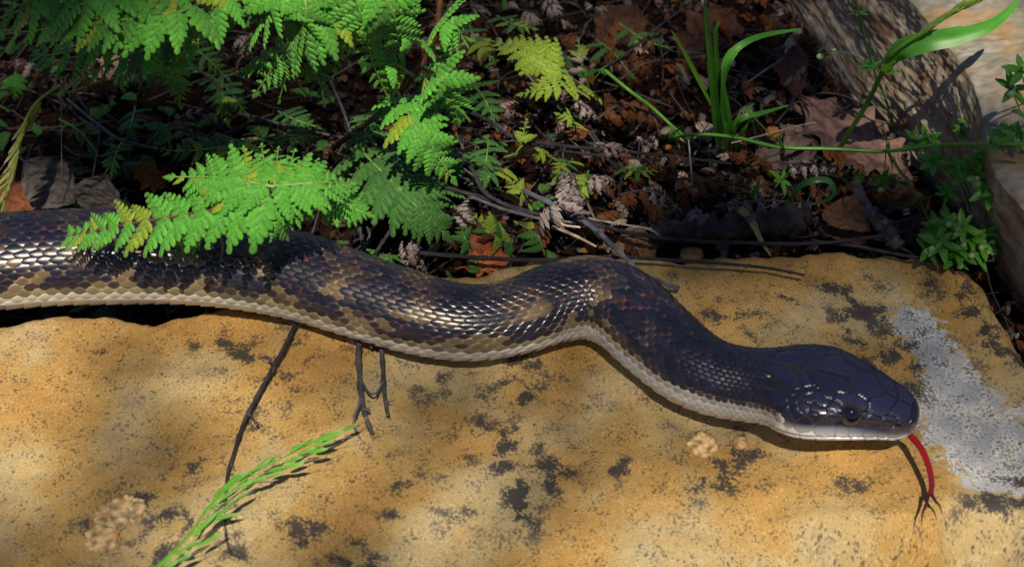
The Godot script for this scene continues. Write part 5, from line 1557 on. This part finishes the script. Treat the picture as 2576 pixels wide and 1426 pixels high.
# ---------------------------------------------------------------- litter nobody could count
func litter() -> void:
	# crumbs of dead leaflets, fine dark stems, small green leaflets
	var shapes := []
	for v in 3:
		var a := Acc.new()
		var r := RandomNumberGenerator.new()
		r.seed = 40 + v
		for i in 6:
			for j in 5:
				var f := i / 5.0
				var u := j / 2.0 - 1.0
				var w := 0.5 * pow(sin(PI * (f * 0.94 + 0.03)), 0.7) * r.randf_range(0.8, 1.2)
				a.add(Vector3(f - 0.5, 0.35 * (u * u) * (v - 0.7) + 0.30 * sin(f * 3.1) * (1.0 - v * 0.4) + r.randf_range(-0.05, 0.05), u * w))
		a.grid(0, 6, 5, false)
		shapes.append(a.done())
	var palette := [Color(0.19, 0.15, 0.16), Color(0.14, 0.10, 0.10), Color(0.15, 0.045, 0.017), Color(0.10, 0.042, 0.026), Color(0.05, 0.035, 0.03), Color(0.27, 0.12, 0.03), Color(0.07, 0.05, 0.045), Color(0.04, 0.03, 0.03)]
	for v in 3:
		var mm := MultiMesh.new()
		mm.transform_format = MultiMesh.TRANSFORM_3D
		mm.use_colors = true
		mm.mesh = shapes[v]
		var n := 2200
		mm.instance_count = n
		for i in n:
			var p := _litter_place()
			var k := rr(0.0012, 0.0034)
			var b := Basis(Vector3(rr(-1, 1), rr(-1, 1), rr(-1, 1)).normalized(), rr(0, TAU)) * Basis(Vector3(rr(-0.5, 0.5), 1, rr(-0.5, 0.5)).normalized(), rr(0, TAU))
			mm.set_instance_transform(i, Transform3D(b * Basis.from_scale(Vector3(k, k, k * rr(0.6, 1.0))), p + Vector3(0, rr(0.0, 0.004), 0)))
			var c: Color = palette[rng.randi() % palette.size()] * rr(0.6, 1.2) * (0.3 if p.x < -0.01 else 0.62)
			mm.set_instance_color(i, Color(c.r, c.g, c.b))
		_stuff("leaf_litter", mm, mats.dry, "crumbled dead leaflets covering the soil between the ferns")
	for kind in ["rust", "ash", "rust", "ash", "shade"]:
		for v in 2:
			var mm := MultiMesh.new()
			mm.transform_format = MultiMesh.TRANSFORM_3D
			mm.use_colors = true
			mm.mesh = pinna(kind, v)
			var n: int = {"rust": 170, "ash": 100, "shade": 170}[kind]
			mm.instance_count = n
			for i in n:
				var p := _litter_place()
				while (kind != "shade" and p.x < rr(-0.06, 0.09)) or (kind == "shade" and p.x > rr(-0.12, 0.05)): p = _litter_place()
				var k := rr(0.004, 0.0085)
				var b := Basis(Vector3.UP, rr(0, TAU)) * Basis(Vector3(1, 0, 0), rr(-0.7, 0.7)) * Basis(Vector3(0, 0, 1), rr(-0.3, 0.8))
				mm.set_instance_transform(i, Transform3D(b * Basis.from_scale(Vector3(k, k, k * rr(0.8, 1.2))), p + Vector3(0, rr(0.002, 0.008), 0)))
				var w := rr(0.45, 1.35)
				mm.set_instance_color(i, Color(w * rr(0.9, 1.2), w, w * rr(0.7, 1.0)))
			_stuff("dead_leaflets" if kind != "shade" else "fern_leaflets", mm, mats.dry if kind != "shade" else mats.fern, {"rust": "rust-red dead fern leaflets matted over the litter", "ash": "grey dead fern leaflets matted over the litter", "shade": "low dark green fern leaflets covering the soil in the thicket"}[kind])
	var st := Acc.new()
	tube(st, PackedVector3Array([Vector3(-0.5, 0, 0), Vector3(-0.15, 0.05, 0.03), Vector3(0.2, 0.0, -0.03), Vector3(0.5, 0.03, 0.02)]), 22.0, 16.0, Color.WHITE, 0.1, 5, 0.12, Vector3.ZERO, 0.2)
	var m2 := MultiMesh.new()
	m2.transform_format = MultiMesh.TRANSFORM_3D
	m2.use_colors = true
	m2.mesh = st.done()
	m2.instance_count = 1300
	for i in 1300:
		var p := _litter_place()
		var k := rr(0.006, 0.030)
		var w := rr(0.006, 0.018)
		var b := Basis(Vector3.UP, rr(0, TAU)) * Basis(Vector3.BACK, rr(-0.5, 0.5))
		m2.set_instance_transform(i, Transform3D(b * Basis.from_scale(Vector3(k, w, w)), p + Vector3(0, rr(0.0005, 0.007), 0)))
		var c := Color(0.028, 0.024, 0.028).lerp(Color(0.14, 0.11, 0.10), pow(rng.randf(), 3.0))
		m2.set_instance_color(i, c)
	_stuff("dead_stems", m2, mats.twig, "fine dark dead stems strewn through the leaf litter")

func _litter_place() -> Vector3:
	while true:
		var x := rr(-0.19, 0.19)
		var z := rr(-0.20, 0.03)
		if rng.randf() < 0.14:
			x = rr(-0.28, 0.20)
			z = rr(-0.36, -0.19)
		if z < edge_z(x) - 0.0035:
			return Vector3(x, soil_y(x, z) + 0.001, z)
	return Vector3.ZERO

func _stuff(called: String, mm: MultiMesh, m: Material, label: String) -> void:
	var o := MultiMeshInstance3D.new()
	o.name = numbered(called)
	o.multimesh = mm
	o.material_override = m
	add_child(o)
	tag(o, label, "litter", "", "stuff")
